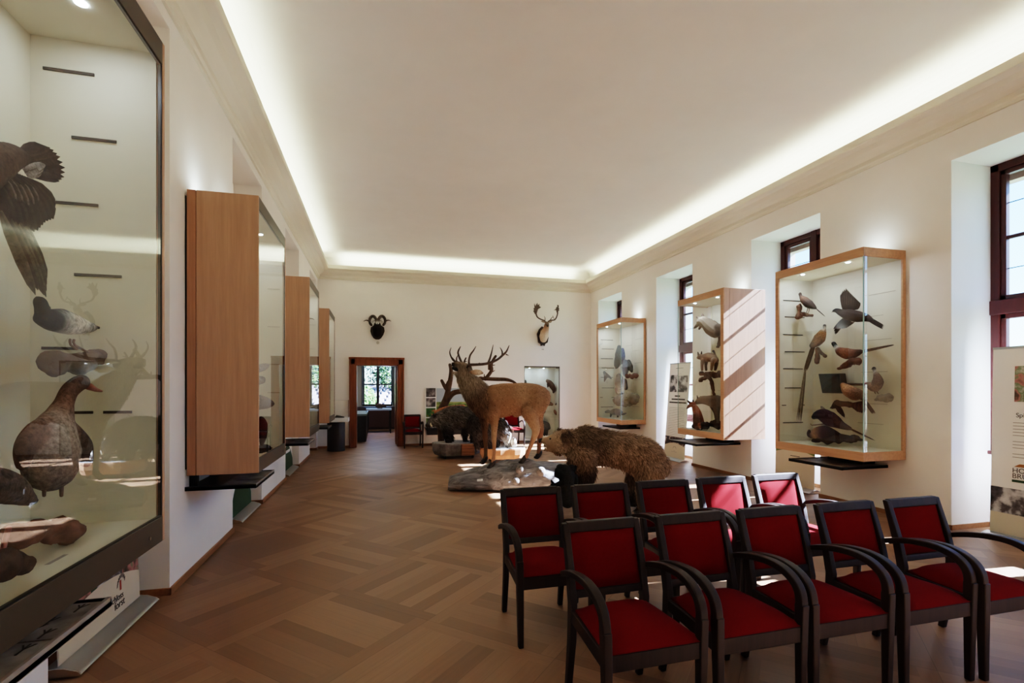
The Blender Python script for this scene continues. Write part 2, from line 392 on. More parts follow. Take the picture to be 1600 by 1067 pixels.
def parquet():
    m = bpy.data.materials.new('oak_parquet'); m.use_nodes = True; nt = m.node_tree; N = nt.nodes; Lk = nt.links
    b = N['Principled BSDF']
    def math_(op, a, b_=None, c=None):
        n = N.new('ShaderNodeMath'); n.operation = op
        for i, v in enumerate((a, b_, c)):
            if v is None: continue
            if isinstance(v, (int, float)): n.inputs[i].default_value = v
            else: Lk.new(v, n.inputs[i])
        return n.outputs[0]
    tc = N.new('ShaderNodeTexCoord'); sx = N.new('ShaderNodeSeparateXYZ'); Lk.new(tc.outputs['Object'], sx.inputs[0])
    x = math_('ADD', sx.outputs[0], .345); y = math_('ADD', sx.outputs[1], -4.0)
    s = 1/.933
    u = math_('MULTIPLY', math_('ADD', x, y), .7071*s); v = math_('MULTIPLY', math_('SUBTRACT', y, x), .7071*s)
    iu = math_('FLOOR', u); iv = math_('FLOOR', v); fu = math_('SUBTRACT', u, iu); fv = math_('SUBTRACT', v, iv)
    par = math_('ABSOLUTE', math_('MODULO', math_('ADD', iu, iv), 2.))
    # across-board coordinate and along-board coordinate
    def mixf(a, bb): # par ? bb : a
        n = N.new('ShaderNodeMix'); n.data_type = 'FLOAT'; Lk.new(par, n.inputs[0]); Lk.new(a, n.inputs[2]); Lk.new(bb, n.inputs[3]); return n.outputs[0]
    ac = mixf(fu, fv); al = mixf(fv, fu)
    # a border board at both ends of every panel runs the other way
    bord = math_('MAXIMUM', math_('LESS_THAN', al, .1), math_('GREATER_THAN', al, .9))
    nb = 8.
    k = math_('FLOOR', math_('MULTIPLY', ac, nb))
    kb = math_('ADD', math_('FLOOR', math_('MULTIPLY', al, 2.)), 20.)
    kk = N.new('ShaderNodeMix'); kk.data_type = 'FLOAT'; Lk.new(bord, kk.inputs[0]); Lk.new(k, kk.inputs[2]); Lk.new(kb, kk.inputs[3])
    cb = N.new('ShaderNodeCombineXYZ'); Lk.new(math_('ADD', math_('MULTIPLY', iu, 3.17), .5), cb.inputs[0]); Lk.new(math_('ADD', math_('MULTIPLY', iv, 5.31), .5), cb.inputs[1]); Lk.new(math_('ADD', kk.outputs[0], .5), cb.inputs[2])
    wn = N.new('ShaderNodeTexWhiteNoise'); wn.noise_dimensions = '3D'; Lk.new(cb.outputs[0], wn.inputs['Vector'])
    # grain: stretched along the board
    alb = N.new('ShaderNodeMix'); alb.data_type = 'FLOAT'; Lk.new(bord, alb.inputs[0]); Lk.new(al, alb.inputs[2]); Lk.new(ac, alb.inputs[3])
    acb = N.new('ShaderNodeMix'); acb.data_type = 'FLOAT'; Lk.new(bord, acb.inputs[0]); Lk.new(ac, acb.inputs[2]); Lk.new(al, acb.inputs[3])
    gv = N.new('ShaderNodeCombineXYZ'); Lk.new(math_('ADD', math_('MULTIPLY', alb.outputs[0], 2.), math_('MULTIPLY', wn.outputs[0], 40.)), gv.inputs[0]); Lk.new(math_('MULTIPLY', acb.outputs[0], 40.), gv.inputs[1]); Lk.new(math_('MULTIPLY', iu, 7.), gv.inputs[2])
    nz = N.new('ShaderNodeTexNoise'); nz.inputs['Scale'].default_value = 1.; nz.inputs['Detail'].default_value = 6; nz.inputs['Roughness'].default_value = .65; Lk.new(gv.outputs[0], nz.inputs['Vector'])
    cl = N.new('ShaderNodeTexNoise'); cl.inputs['Scale'].default_value = .8; cl.inputs['Detail'].default_value = 3; Lk.new(tc.outputs['Object'], cl.inputs['Vector'])
    val = math_('ADD', math_('ADD', math_('MULTIPLY', wn.outputs[0], .5), math_('MULTIPLY', nz.outputs[0], .45)), math_('MULTIPLY', cl.outputs[0], .25))
    cr = N.new('ShaderNodeValToRGB'); e = cr.color_ramp.elements; e.new(.5)
    e[0].position = .22; e[0].color = (*lin((108, 80, 56)), 1); e[1].position = .6; e[1].color = (*lin((129, 98, 71)), 1); e[2].position = .98; e[2].color = (*lin((150, 118, 89)), 1)
    Lk.new(val, cr.inputs[0])
    # joints
    fk = math_('SUBTRACT', math_('MULTIPLY', ac, nb), k)
    gap = math_('MULTIPLY', math_('LESS_THAN', fk, .012*1.2), math_('SUBTRACT', 1., bord))
    gu = math_('MINIMUM', math_('MINIMUM', fu, math_('SUBTRACT', 1., fu)), math_('MINIMUM', fv, math_('SUBTRACT', 1., fv)))
    gap2 = math_('MAXIMUM', gap, math_('LESS_THAN', gu, .002))
    mx = N.new('ShaderNodeVectorMath'); mx.operation = 'SCALE'; Lk.new(cr.outputs[0], mx.inputs[0]); Lk.new(math_('SUBTRACT', 1., math_('MULTIPLY', gap2, .3)), mx.inputs['Scale'])
    Lk.new(mx.outputs[0], b.inputs['Base Color'])
    b.inputs['Specular IOR Level'].default_value = .4
    Lk.new(math_('ADD', math_('MULTIPLY', nz.outputs[0], .15), .38), b.inputs['Roughness'])
    bp = N.new('ShaderNodeBump'); bp.inputs['Strength'].default_value = .12; bp.inputs['Distance'].default_value = .004; Lk.new(nz.outputs[0], bp.inputs['Height']); Lk.new(bp.outputs[0], b.inputs['Normal'])
    return m
M_FLOOR = parquet()
# ---------------------------------------------------------------- camera
cam = bpy.data.cameras.new('camera'); camo = bpy.data.objects.new('camera', cam); COL.objects.link(camo)
cam.sensor_width = 36; cam.lens = 36*FOC/1600; cam.shift_y = (HOR-533.5)/1600
camo.location = (0, 0, EYE); camo.rotation_euler = (PI/2, 0, -YAW); cam.clip_start = .05
SC.camera = camo

# ---------------------------------------------------------------- the room
XL, XR, YB, YF = -1.515, 6.03, 13.53, -2.6
ZC = 4.96
LP = [(-2.6, -.30), (1.10, 2.84), (4.253, 5.91), (7.277, 9.016), (10.461, 12.041)]       # piers of the left wall
RP = [(-2.6, -1.9), (-.45, 1.10), (2.55, 3.984), (5.649, 6.993), (8.61, 9.943), (11.589, 13.0)]
RP = [(-2.6, -1.9), (-.35, .98), (2.62, 3.984), (5.649, 6.993), (8.61, 9.943), (11.589, 13.0)]   # window niches of the right wall (first is solid)
NICHES_R = [(-.35, .98), (2.62, 3.984), (5.649, 6.993), (8.61, 9.943), (11.589, 13.0)]
NICHES_L = [(-.30, 1.10), (2.84, 4.253), (5.91, 7.277), (9.016, 10.461), (12.041, 13.2)]
ZN, ZNL = 4.03, 4.24
XWIN = 6.62
MB().box(XL-.4, XR+.95, YF, YB+7, -.2, 0).build('floor', M_FLOOR)
tag(bpy.data.objects['floor'], kind='structure')
def struct(mb, name, m, parent=None, **k):
    o = mb.build(name, m, parent, **k)
    if parent is None: o['kind'] = 'structure'
    return o
# left wall with shallow niches
w = MB(); y = YF
for (a, b) in NICHES_L+[(YB, YB)]:
    if a > y: w.box(XL-.45, XL, y, a, 0, ZNL)
    y = b
w.box(XL-.45, XL, YF, YB, ZNL, ZC+.3)
for (a, b) in NICHES_L: w.box(XL-.45, XL-.34, a, b, 0, ZNL)
struct(w, 'wall_left', M_WALL)
# right wall with deep window niches
w = MB(); y = YF
for (a, b) in NICHES_R+[(YB, YB)]:
    if a > y: w.box(XR, XR+.9, y, a, 0, ZN)
    y = b
w.box(XR, XR+.9, YF, YB, ZN, ZC+.3)
struct(w, 'wall_right', M_WALL)
w = MB()
for (a, b) in NICHES_R:
    w.box(XWIN-.02, XWIN+.22, a, b, 0, .84)
struct(w, 'wall_parapet', M_REVEAL)
w = MB()
for (a, b) in NICHES_R: w.box(XR+.77, XR+.9, a-.01, b+.01, 3.86, 4.2)
struct(w, 'lintel_outside', mat('outer_stone', (176, 164, 146), .9, noise=.2, scale=5))
# back wall with the door opening and the glazed niche
DX0, DX1, DZ = -.60, .50, 2.17
NX0, NX1, NZ = 3.99, 5.06, 2.17
w = MB()
for (a, b, z0, z1) in [(XL-.45, DX0, 0, ZC+.3), (DX1, NX0, 0, ZC+.3), (NX1, XR+.9, 0, ZC+.3), (DX0, DX1, DZ, ZC+.3), (NX0, NX1, NZ, ZC+.3)]:
    w.box(a, b, YB, YB+.45, z0, z1)
struct(w, 'wall_back', M_WALL)
struct(MB().box(XL-.45, XR+.9, YF-.3, YF, 0, ZC+.3), 'wall_front', M_WALL)
# ceiling with coved edge
c = MB()
def loop_strip(mb, prof, x0, x1, y0, y1):
    """profile (inset from wall, z) swept round the room, mitred"""
    rings = [[(x0+s, y0+s, z), (x1-s, y0+s, z), (x1-s, y1-s, z), (x0+s, y1-s, z)] for s, z in prof]
    n = len(mb.v); vs = [p for r in rings for p in r]; fs = []
    for i in range(len(prof)-1):
        for k in range(4): fs.append((i*4+k, i*4+(k+1)%4, (i+1)*4+(k+1)%4, (i+1)*4+k))
    mb.add(vs, fs)
cove = [(0, 4.62), (0, 4.72)]+[(.30*(1-math.cos(t*PI/12)), 4.72+.24*math.sin(t*PI/12)) for t in range(1, 7)]
loop_strip(c, cove, XL, XR, YF, YB)
c.quad((XL+.3, YF+.3, ZC), (XR-.3, YF+.3, ZC), (XR-.3, YB-.3, ZC), (XL+.3, YB-.3, ZC))
o = struct(c, 'ceiling', M_CEIL, smooth=False)
MB_slab = MB().box(XL-.45, XR+.9, YF-.3, YB+.45, ZC+.3, ZC+.5); struct(MB_slab, 'ceiling_slab', M_CEIL)
# cornice with the light trough
t = MB()
prof = [(-.01, 4.34), (.025, 4.34), (.03, 4.37), (.05, 4.385), (.055, 4.43), (.10, 4.46), (.16, 4.49), (.2, 4.535), (.275, 4.555), (.285, 4.565), (.285, 4.65), (.262, 4.65), (.262, 4.60), (-.01, 4.60)]
loop_strip(t, prof, XL, XR, YF, YB)
struct(t, 'trim_1', M_TRIM)
# skirting boards
def skirt(name, segs):
    b = MB()
    for s in segs: b.box(*s, 0, .055)
    return struct(b, name, M_BASE, bevel=.004)
seg = []; y = YF
for (a, b) in NICHES_L+[(YB, YB)]:
    seg.append((XL, XL+.016, y-.016 if y > YF else y, a+.016))
    if b < YB: seg += [(XL-.34, XL+.016, a, a+.016), (XL-.34, XL+.016, b-.016, b), (XL-.34, XL-.324, a, b)]
    y = b
skirt('baseboard_left', seg)
seg = []; y = YF
for (a, b) in NICHES_R+[(YB, YB)]:
    seg.append((XR-.016, XR, y-.016 if y > YF else y, a+.016))
    if b < YB: seg += [(XR-.016, XWIN-.02, a, a+.016), (XR-.016, XWIN-.02, b-.016, b), (XWIN-.036, XWIN-.02, a, b)]
    y = b
skirt('baseboard_right', seg)
skirt('baseboard_back', [(XL, DX0-.14, YB-.016, YB), (DX1+.16, NX0, YB-.016, YB), (NX1, XR, YB-.016, YB)])

# windows on the right: frame > sashes, glazing, leads
def window(n, y0, y1):
    f = MB(); X0, X1 = XWIN, XWIN+.10; z0, z1 = .84, ZN
    fw = .085
    f.box(X0, X1, y0, y0+fw, z0, z1); f.box(X0, X1, y1-fw, y1, z0, z1); f.box(X0, X1, y0, y1, z1-fw, z1); f.box(X0, X1, y0, y1, z0, z0+.07)
    ym = (y0+y1)/2; f.box(X0-.01, X1, ym-.055, ym+.055, z0, z1)
    f.box(X0-.02, X1, y0, y1, 2.36, 2.52)
    f.box(X0-.05, X1, y0, y1, z0-.03, z0+.012)
    fr = struct(f, 'window_%d' % n, M_WIN, bevel=.008)
    s = MB()
    for (a, b) in ((y0+fw, ym-.055), (ym+.055, y1-fw)):
        for (c0, c1, bar) in ((z0+.07, 2.36, 1.62), (2.52, z1-fw, 3.2)):
            sw = .05
            s.box(X0+.02, X1-.02, a, a+sw, c0, c1); s.box(X0+.02, X1-.02, b-sw, b, c0, c1); s.box(X0+.02, X1-.02, a, b, c0, c0+sw); s.box(X0+.02, X1-.02, a, b, c1-sw, c1)
            s.box(X0+.03, X1-.03, a, b, bar-.02, bar+.02)
    s.build('sash', M_WIN, fr, bevel=.005)
    l = MB()
    for (a, b) in ((y0+fw, ym-.055), (ym+.055, y1-fw)):
        for z in (1.24, 2.0, 2.86, 3.58): l.box(X0+.047, X0+.055, a, b, z-.005, z+.005)
    l.build('lead_came', M_LEAD, fr)
    g = MB()
    for (a, b) in ((y0+fw, ym-.055), (ym+.055, y1-fw)):
        for (c0, c1) in ((z0+.07, 2.36), (2.52, z1-fw)): g.quad((X0+.051, a, c0), (X0+.051, b, c0), (X0+.051, b, c1), (X0+.051, a, c1))
    g.build('pane', M_GLASSW, fr)
    h = MB().box(X0-.03, X0+.02, ym-.012, ym+.012, 1.55, 1.68); h.build('handle', M_METAL, fr, bevel=.004)
for i, (a, b) in enumerate(NICHES_R): window(i+1, a, b)

# door in the back wall: architrave with a rebated lining
d = MB()
aw = .145
d.box(DX0-aw, DX0, YB-.04, YB, 0, DZ+aw+.03); d.box(DX1, DX1+aw, YB-.04, YB, 0, DZ+aw+.03); d.box(DX0-aw, DX1+aw, YB-.04, YB, DZ, DZ+aw+.03)
d.box(DX0-aw, DX0-aw+.04, YB-.065, YB, 0, DZ+aw+.03); d.box(DX1+aw-.04, DX1+aw, YB-.065, YB, 0, DZ+aw+.03); d.box(DX0-aw-.01, DX1+aw+.01, YB-.07, YB, DZ+aw-.02, DZ+aw+.035)
dr = struct(d, 'door_1', M_DOOR, bevel=.006)
e = MB()
e.box(DX0, DX0+.035, YB-.04, YB+.46, 0, DZ); e.box(DX1-.035, DX1, YB-.04, YB+.46, 0, DZ); e.box(DX0, DX1, YB-.04, YB+.46, DZ-.035, DZ)
e.build('lining', M_DOOR, dr, bevel=.004)
lf = MB(); lf.box(DX1-.06, DX1-.02, YB+.46, YB+1.3, .01, DZ-.04); leaf = lf.build('door_leaf', M_DOOR, dr, bevel=.004)
MB().tube([(DX1-.09, YB+1.2, 1.05), (DX1-.12, YB+1.2, 1.05), (DX1-.12, YB+1.1, 1.05)], .01).build('door_handle', M_CHROME, leaf)

# ---------------------------------------------------------------- room beyond the door
BY = YB+.45; BE = 19.6
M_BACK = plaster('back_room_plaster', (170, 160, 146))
w = MB(); w.box(-2.6, -2.4, BY, BE, 0, 3.4); w.box(2.6, 2.8, BY, BE, 0, 3.4)
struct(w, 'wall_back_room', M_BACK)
WX0, WX1, WZ0, WZ1 = -.60, .52, .86, 2.50
w = MB()
for (a, b, z0, z1) in [(-2.6, WX0, 0, 3.4), (WX1, 2.8, 0, 3.4), (WX0, WX1, WZ1, 3.4), (WX0, WX1, 0, WZ0)]: w.box(a, b, BE, BE+.4, z0, z1)
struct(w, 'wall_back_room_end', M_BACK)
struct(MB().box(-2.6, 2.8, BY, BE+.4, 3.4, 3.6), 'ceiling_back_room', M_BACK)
f = MB(); y0 = BE+.05
M_WINB = mat('dark_window_paint', (28, 26, 24), .4)
f.box(WX0, WX0+.07, y0, y0+.08, WZ0, WZ1); f.box(WX1-.07, WX1, y0, y0+.08, WZ0, WZ1); f.box(WX0, WX1, y0, y0+.08, WZ1-.07, WZ1); f.box(WX0, WX1, y0, y0+.08, WZ0, WZ0+.07)
xm = (WX0+WX1)/2; f.box(xm-.05, xm+.05, y0, y0+.08, WZ0, WZ1); f.box(WX0, WX1, y0+.01, y0+.07, 1.66, 1.71)
fr = struct(f, 'window_6', M_WINB, bevel=.005)
MB().quad((WX0, y0+.04, WZ0), (WX1, y0+.04, WZ0), (WX1, y0+.04, WZ1), (WX0, y0+.04, WZ1)).build('pane', M_GLASSW, fr)
# opened window wings
for sx, xx in ((-1, WX0), (1, WX1)):
    wi = MB(); wi.box(xx-.02, xx+.02, BE-.5, BE-.44, WZ0+.06, WZ1-.06); wi.box(xx-.02, xx+.02, BE-.06, BE, WZ0+.06, WZ1-.06); wi.box(xx-.02, xx+.02, BE-.5, BE, WZ0+.06, WZ0+.12); wi.box(xx-.02, xx+.02, BE-.5, BE, WZ1-.12, WZ1-.06)
    wi.build('wing', M_WINB, fr)
# ---------------------------------------------------------------- red armchairs
def chair_parts(t):
    W = .215
    def leg(pts, sec):
        b = MB(); vs = []
        for (x, y, z), (hx, hy) in zip(pts, sec): vs.append([(x-hx, y-hy, z), (x+hx, y-hy, z), (x+hx, y+hy, z), (x-hx, y+hy, z)])
        for i in range(len(vs)-1): b.hexa(vs[i]+vs[i+1])
        return b
    for s in (-1, 1):
        leg([(s*.228, -.225, .0), (s*.234, -.225, .40), (s*.237, -.225, .52)], [(.016, .017), (.02, .024), (.02, .026)]).build('leg', M_DARKW, t, bevel=.006, weld=True)
    for s in (-1, 1):
        leg([(s*.205, .27, 0), (s*.205, .225, .26), (s*.205, .215, .45), (s*.205, .25, .62), (s*.205, .315, .835)], [(.016, .018), (.018, .024), (.018, .026), (.018, .024), (.019, .016)]).build('leg', M_DARKW, t, bevel=.006, weld=True)
    # arms: flat bentwood, rising from the back post and curling down into the front leg
    for s in (-1, 1):
        prof = [(.233, .275, .585), (.236, .2, .615), (.239, .08, .645), (.24, -.04, .655), (.24, -.13, .64), (.239, -.19, .605), (.238, -.217, .56), (.237, -.224, .50)]
        P, hw, _ = crom([Vector((s*x, y, z)) for x, y, z in prof], [.016, .018, .02, .021, .021, .02, .02, .02], [1]*8, 4)
        b = MB(); rings = []
        for i, p in enumerate(P):
            T = (P[min(i+1, len(P)-1)]-P[max(i-1, 0)]).normalized(); Nn = Vector((1, 0, 0)).cross(T); Nn.normalize()
            th = .014+.008*(i/len(P)); X = Vector((hw[i], 0, 0))
            rings.append([p-X-Nn*th, p+X-Nn*th, p+X+Nn*th, p-X+Nn*th])
        for i in range(len(P)-1):
            n = len(b.v)
        vs = [q for r in rings for q in r]; m = len(rings)
        fs = [(3,2,1,0), tuple((m-1)*4+k for k in range(4))]+[(i*4+k, i*4+(k+1)%4, (i+1)*4+(k+1)%4, (i+1)*4+k) for i in range(m-1) for k in range(4)]
        b.add(vs, fs); b.build('armrest', M_DARKW, t, bevel=.006)
    # seat frame
    b = MB()
    b.hexa([(-.235, -.24, .345), (.235, -.24, .345), (.235, -.215, .345), (-.235, -.215, .345), (-.235, -.24, .42), (.235, -.24, .42), (.235, -.215, .42), (-.235, -.215, .42)])
    b.box(-.2, .2, .2, .225, .355, .42)
    for s in (-1, 1): b.hexa([(s*.226, -.22, .35), (s*.246, -.22, .35), (s*.218, .21, .36), (s*.198, .21, .36), (s*.226, -.22, .42), (s*.246, -.22, .42), (s*.218, .21, .42), (s*.198, .21, .42)])
    b.build('seat_frame', M_DARKW, t, bevel=.004)
    # upholstered seat, domed
    b = MB(); nx, ny = 10, 10; vs = []; 
    for j in range(ny+1):
        for i in range(nx+1):
            u = i/nx*2-1; v = j/ny*2-1
            hw = .222 if v > 0 else .222+.01*(-v)
            hw = .2+(.245-.2)*(1-v)/2
            z = .425+.05*(1-abs(u)**5)*(1-abs(v)**6)+.004*(1-u*u)*(1-v*v)
            vs.append((u*hw*.985, v*.225-.02, z))
    fs = [(j*(nx+1)+i, j*(nx+1)+i+1, (j+1)*(nx+1)+i+1, (j+1)*(nx+1)+i) for j in range(ny) for i in range(nx)]
    b.add(vs, fs)
    b.box(-.2, .2, -.22, .19, .405, .43)
    b.build('seat', M_RED, t, smooth=True)
    # back frame and pad (leaning)
    def bp(x, z, off): # point on the leaning back
        y = .218+(z-.47)*.27
        return (x, y+off, z)
    for (z0, z1) in ((.788, .84), (.478, .515)):
        b = MB(); b.hexa([bp(-.2, z0, -.018), bp(.2, z0, -.018), bp(.2, z0, .016), bp(-.2, z0, .016), bp(-.2, z1, -.018), bp(.2, z1, -.018), bp(.2, z1, .016), bp(-.2, z1, .016)])
        b.build('back_rail', M_DARKW, t, bevel=.006)
    b = MB(); vs = []
    for side in (-1, 1):
        for j in range(9):
            for i in range(9):
                u = i/8*2-1; v = j/8*2-1
                d = .008+.022*(1-abs(u)**6)*(1-abs(v)**6)
                vs.append(bp(u*.186, .651+v*.138, side*d))
    fs = [(k*81+j*9+i, k*81+j*9+i+1, k*81+(j+1)*9+i+1, k*81+(j+1)*9+i) for k in (0, 1) for j in range(8) for i in range(8)]
    b.add(vs, fs); b.build('backrest', M_RED, t, smooth=True)
CH = [  # x, y, yaw, label  (chairs face the camera end of the room)
 (1.045, 3.07, 0, 'red upholstered dark wood armchair at the aisle end of the back row'),
 (1.575, 3.07, .0, 'red padded dark wood armchair in the back row, second from the aisle'),
 (2.107, 3.08, .0, 'red padded dark wood armchair in the middle of the back row'),
 (2.64, 3.09, .0, 'red padded armchair, fourth from the aisle in the back row, back half sunlit'),
 (3.175, 3.10, .0, 'red padded armchair at the back row\'s window end, diagonal shadow across its back'),
 (1.16, 2.15, .01, 'red upholstered dark wood armchair at the aisle end of the front row'),
 (1.71, 2.15, .01, 'red upholstered dark wood armchair in the front row, second from the aisle'),
 (2.245, 2.15, .0, 'red upholstered dark wood armchair in the middle of the front row'),
 (2.80, 2.14, -.0, 'red upholstered dark wood armchair in the front row, fourth from the aisle'),
 (3.33, 2.12, -.0, 'red padded dark wood armchair at the window end of the front row'),
 (.86, 13.20, 0, 'red upholstered dark wood armchair standing by the door at the back wall'),
 (3.55, 13.05, 0, 'red upholstered dark wood armchair at the back wall behind the stag\'s hind legs'),
]
chair0 = thing('armchair', 'x', 'chair'); chair_parts(chair0)
for i, (x, y, rz, lab) in enumerate(CH):
    c = chair0 if i == 0 else copy_tree(chair0)
    c.location = (x, y, 0); c.rotation_euler = (0, 0, rz); c['label'] = lab
    c['group'] = 'red armchairs in two rows' if i < 10 else 'red armchairs along the back wall'

# ---------------------------------------------------------------- wall cases
XF_L, XF_R = -.975, 5.38
def spot(mb, x, y, z): mb.disc((x, y, z), (0, 0, -1), .022, .006, 14)
def left_case(y0, y1, label, n):
    z0, z1 = .84, 3.155; xw = XL+.012; xf = XF_L
    t = thing('display_case', label, 'display case', (xf, (y0+y1)/2, z0), 'oak display cases along the left wall')
    for (a, b, nm) in ((y0, y0+.022, 'near'), (y1-.022, y1, 'far')):
        MB().box(xw+.072, xf+.004, a, b, z0, z1).build('side_panel', M_OAK, t, bevel=.002)
        MB().box(xw+.005, xw+.068, a, b, z0, z1).build('rear_strip', M_OAKE, t, bevel=.002)
    MB().box(xw-.01, xw+.012, y0+.01, y1-.01, z0+.05, z1-.05).build('mounting_board', M_BLACK, t)
    li = MB(); a, b = y0+.024, y1-.024
    li.box(xw+.012, xw+.03, a, b, z0+.02, z1-.02)
    li.box(xw+.03, xf-.02, a, a+.006, z0+.02, z1-.02); li.box(xw+.03, xf-.02, b-.006, b, z0+.02, z1-.02)
    li.box(xw+.03, xf-.02, a, b, z0+.095, z0+.105)
    li.box(xw+.03, xf-.02, a, b, z1-.06, z1-.05)
    li.build('lining', M_LIN, t)
    MB().box(xw+.02, xf-.013, y0+.0225, y1-.0225, z1-.02, z1-.001).build('top_board', M_OAK, t); MB().box(xw+.02, xf-.013, y0+.0225, y1-.0225, z0+.001, z0+.02).build('bottom_board', M_OAK, t)
    MB().box(xf-.012, xf+.004, y0+.0225, y1-.0225, z1-.105, z1).build('top_rail', M_METAL, t, bevel=.002)
    MB().box(xf-.012, xf+.004, y0+.0225, y1-.0225, z0, z0+.115).build('bottom_rail', M_METAL, t, bevel=.002)
    k = MB(); ya, yb = y0+.0225, y1-.0225; k.box(xf-.012, xf+.002, ya, ya+.006, z0+.121, z1-.111); k.box(xf-.012, xf+.002, yb-.009, yb, z0+.121, z1-.111); k.box(xf-.012, xf+.001, ya, yb, z0+.1152, z0+.121); k.box(xf-.012, xf+.001, ya, yb, z1-.111, z1-.1052); k.build('seal', M_BLACK, t)
    MB().quad((xf, y0+.023, z0+.11), (xf, y1-.023, z0+.11), (xf, y1-.023, z1-.1), (xf, y0+.023, z1-.1)).build('glass_pane', M_GLASS, t)
    MB().disc((xf+.004, y1-.16, z0+.05), (1, 0, 0), .008, .004).build('lock', M_CHROME, t)
    sl = [(2.9, .45), (2.62, .55), (2.33, .5), (2.05, .5), (1.72, .4), (1.45, .35), (1.2, .5)]
    xs = xf-.03-xw-.03
    if n == 1:
        # slots in the far side panel, cut for shelves
        for (xa, xb, z) in [(-1.425, -1.235, 2.955), (-1.32, -1.15, 2.665), (-1.42, -1.22, 2.37), (-1.31, -1.13, 2.055), (-1.43, -1.30, 1.725), (-1.36, -1.24, 1.44), (-1.20, -1.09, 1.44)]:
            MB().box(xa, xb, b-.012, b-.005, z-.006, z+.006).build('slot', M_SLOT, t)
        for (ya, yb, z) in [(2.08, 2.3, 2.93), (2.05, 2.26, 2.62), (2.1, 2.28, 1.7), (1.9, 2.2, 2.1)]:
            MB().box(xw+.029, xw+.034, ya, yb, z-.006, z+.006).build('slot', M_SLOT, t)
    else:
        for z in (2.6, 2.2, 1.8, 1.5): MB().box(-1.14, -1.02, b-.012, b-.005, z-.005, z+.005).build('slot', M_SLOTL, t)
    s = MB()
    for yy in (y0+.3, y1-.3): spot(s, xf-.18, yy, z1-.058)
    s.build('spotlight', M_LAMP, t)
    for yy in (y0+.3, y1-.3): lamp('case_light', (xf-.18, yy, z1-.068), .6, (1, .92, .78), (0, 0, -1))
    area('case_uplight', (xw+.12, y0+.25, z1+.02), .1, .3, .7, (1, .97, .72), (-.25, 0, 1))
    area('case_uplight', (xw+.12, y1-.25, z1+.02), .1, .3, .7, (1, .97, .72), (-.25, 0, 1))
    return t
LC = [(1.40, 2.67), (4.545, 5.78), (7.69, 8.89), (10.63, 11.97)]
LAB = ['tall oak case of ducks and a hanging grouse, nearest on the left wall',
       'second oak case along the left wall, broad wooden side facing the room',
       'tall oak display case on the left wall, third from the viewer', 'tall oak display case on the left wall beside the dark plinth near the back door']
lcs = [left_case(a, b, l, i+1) for i, ((a, b), l) in enumerate(zip(LC, LAB))]
def tray(x0, x1, y0, y1, z, label, side, group, print_=True):
    t = thing('information_tray', label, 'tray', ((x0+x1)/2, y0, z), group)
    b = MB(); b.box(x0, x1, y0, y1, z-.03, z-.008)
    b.box(x0, x1, y0, y0+.012, z-.03, z+.004); b.box(x0, x1, y1-.012, y1, z-.03, z+.004)
    b.build('shelf', M_BLACK, t, bevel=.002)
    xa, xb = (x1-.016, x1) if side < 0 else (x0, x0+.016)
    MB().box(xa, xb, y0, y1, z-.032, z+.006).build('front_edge', mat('tray_edge', (150,140,130), .5) if side < 0 else M_BLACK, t, bevel=.002)
    n = 3
    for i in range(n):
        a = y0+.03+(y1-y0-.04)*i/n; b_ = y0+.02+(y1-y0-.04)*(i+1)/n
        p = MB().box(x0+.05 if side > 0 else x0+.25, x1-.02, a, b_, z-.008, z-.002).build('printed_panel', P_TRACK, t)
        if print_:
            for q in range(5):
                k = MB()
                cx = x1-.07-.05*(q % 2)-.04*(q//2 % 2); cy = a+(b_-a)*(.15+.17*q)
                for an in (-.5, 0, .5):
                    dx, dy = .035*math.sin(an), .035*math.cos(an); k.hexa([(cx-.003, cy, z-.002), (cx+.003, cy, z-.002), (cx+dx+.003, cy+dy, z-.002), (cx+dx-.003, cy+dy, z-.002), (cx-.003, cy, z-.0012), (cx+.003, cy, z-.0012), (cx+dx+.003, cy+dy, z-.0012), (cx+dx-.003, cy+dy, z-.0012)])
                k.box(cx-.003, cx+.003, cy-.035, cy, z-.002, z-.0012)
                k.build('paw_print', M_BLACK, p)
    br = MB()
    if side < 0: br.box(XL, XL+.06, y0+.1, y0+.14, z-.03, z+.1); br.box(XL, XL+.06, y1-.14, y1-.1, z-.03, z+.1)
    else: br.box(XR-.22, XR-.02, y0+.15, y1-.15, z-.008, z+.1)
    br.build('bracket', M_BLACK, t)
    return t
GL = 'black information trays under the left cases'
for (a, b), l in zip([(1.30, 2.235), (4.55, 5.30), (7.70, 8.45), (10.65, 11.4)], ['black tray with printed animal tracks under the nearest left case', 'black information tray under the second left case, above the green-footed banner', 'black information tray under the third left case', 'black information tray under the left case nearest the back door']):
    tray(XL, -.99, a, b, .745, l, -1, GL, a < 3)

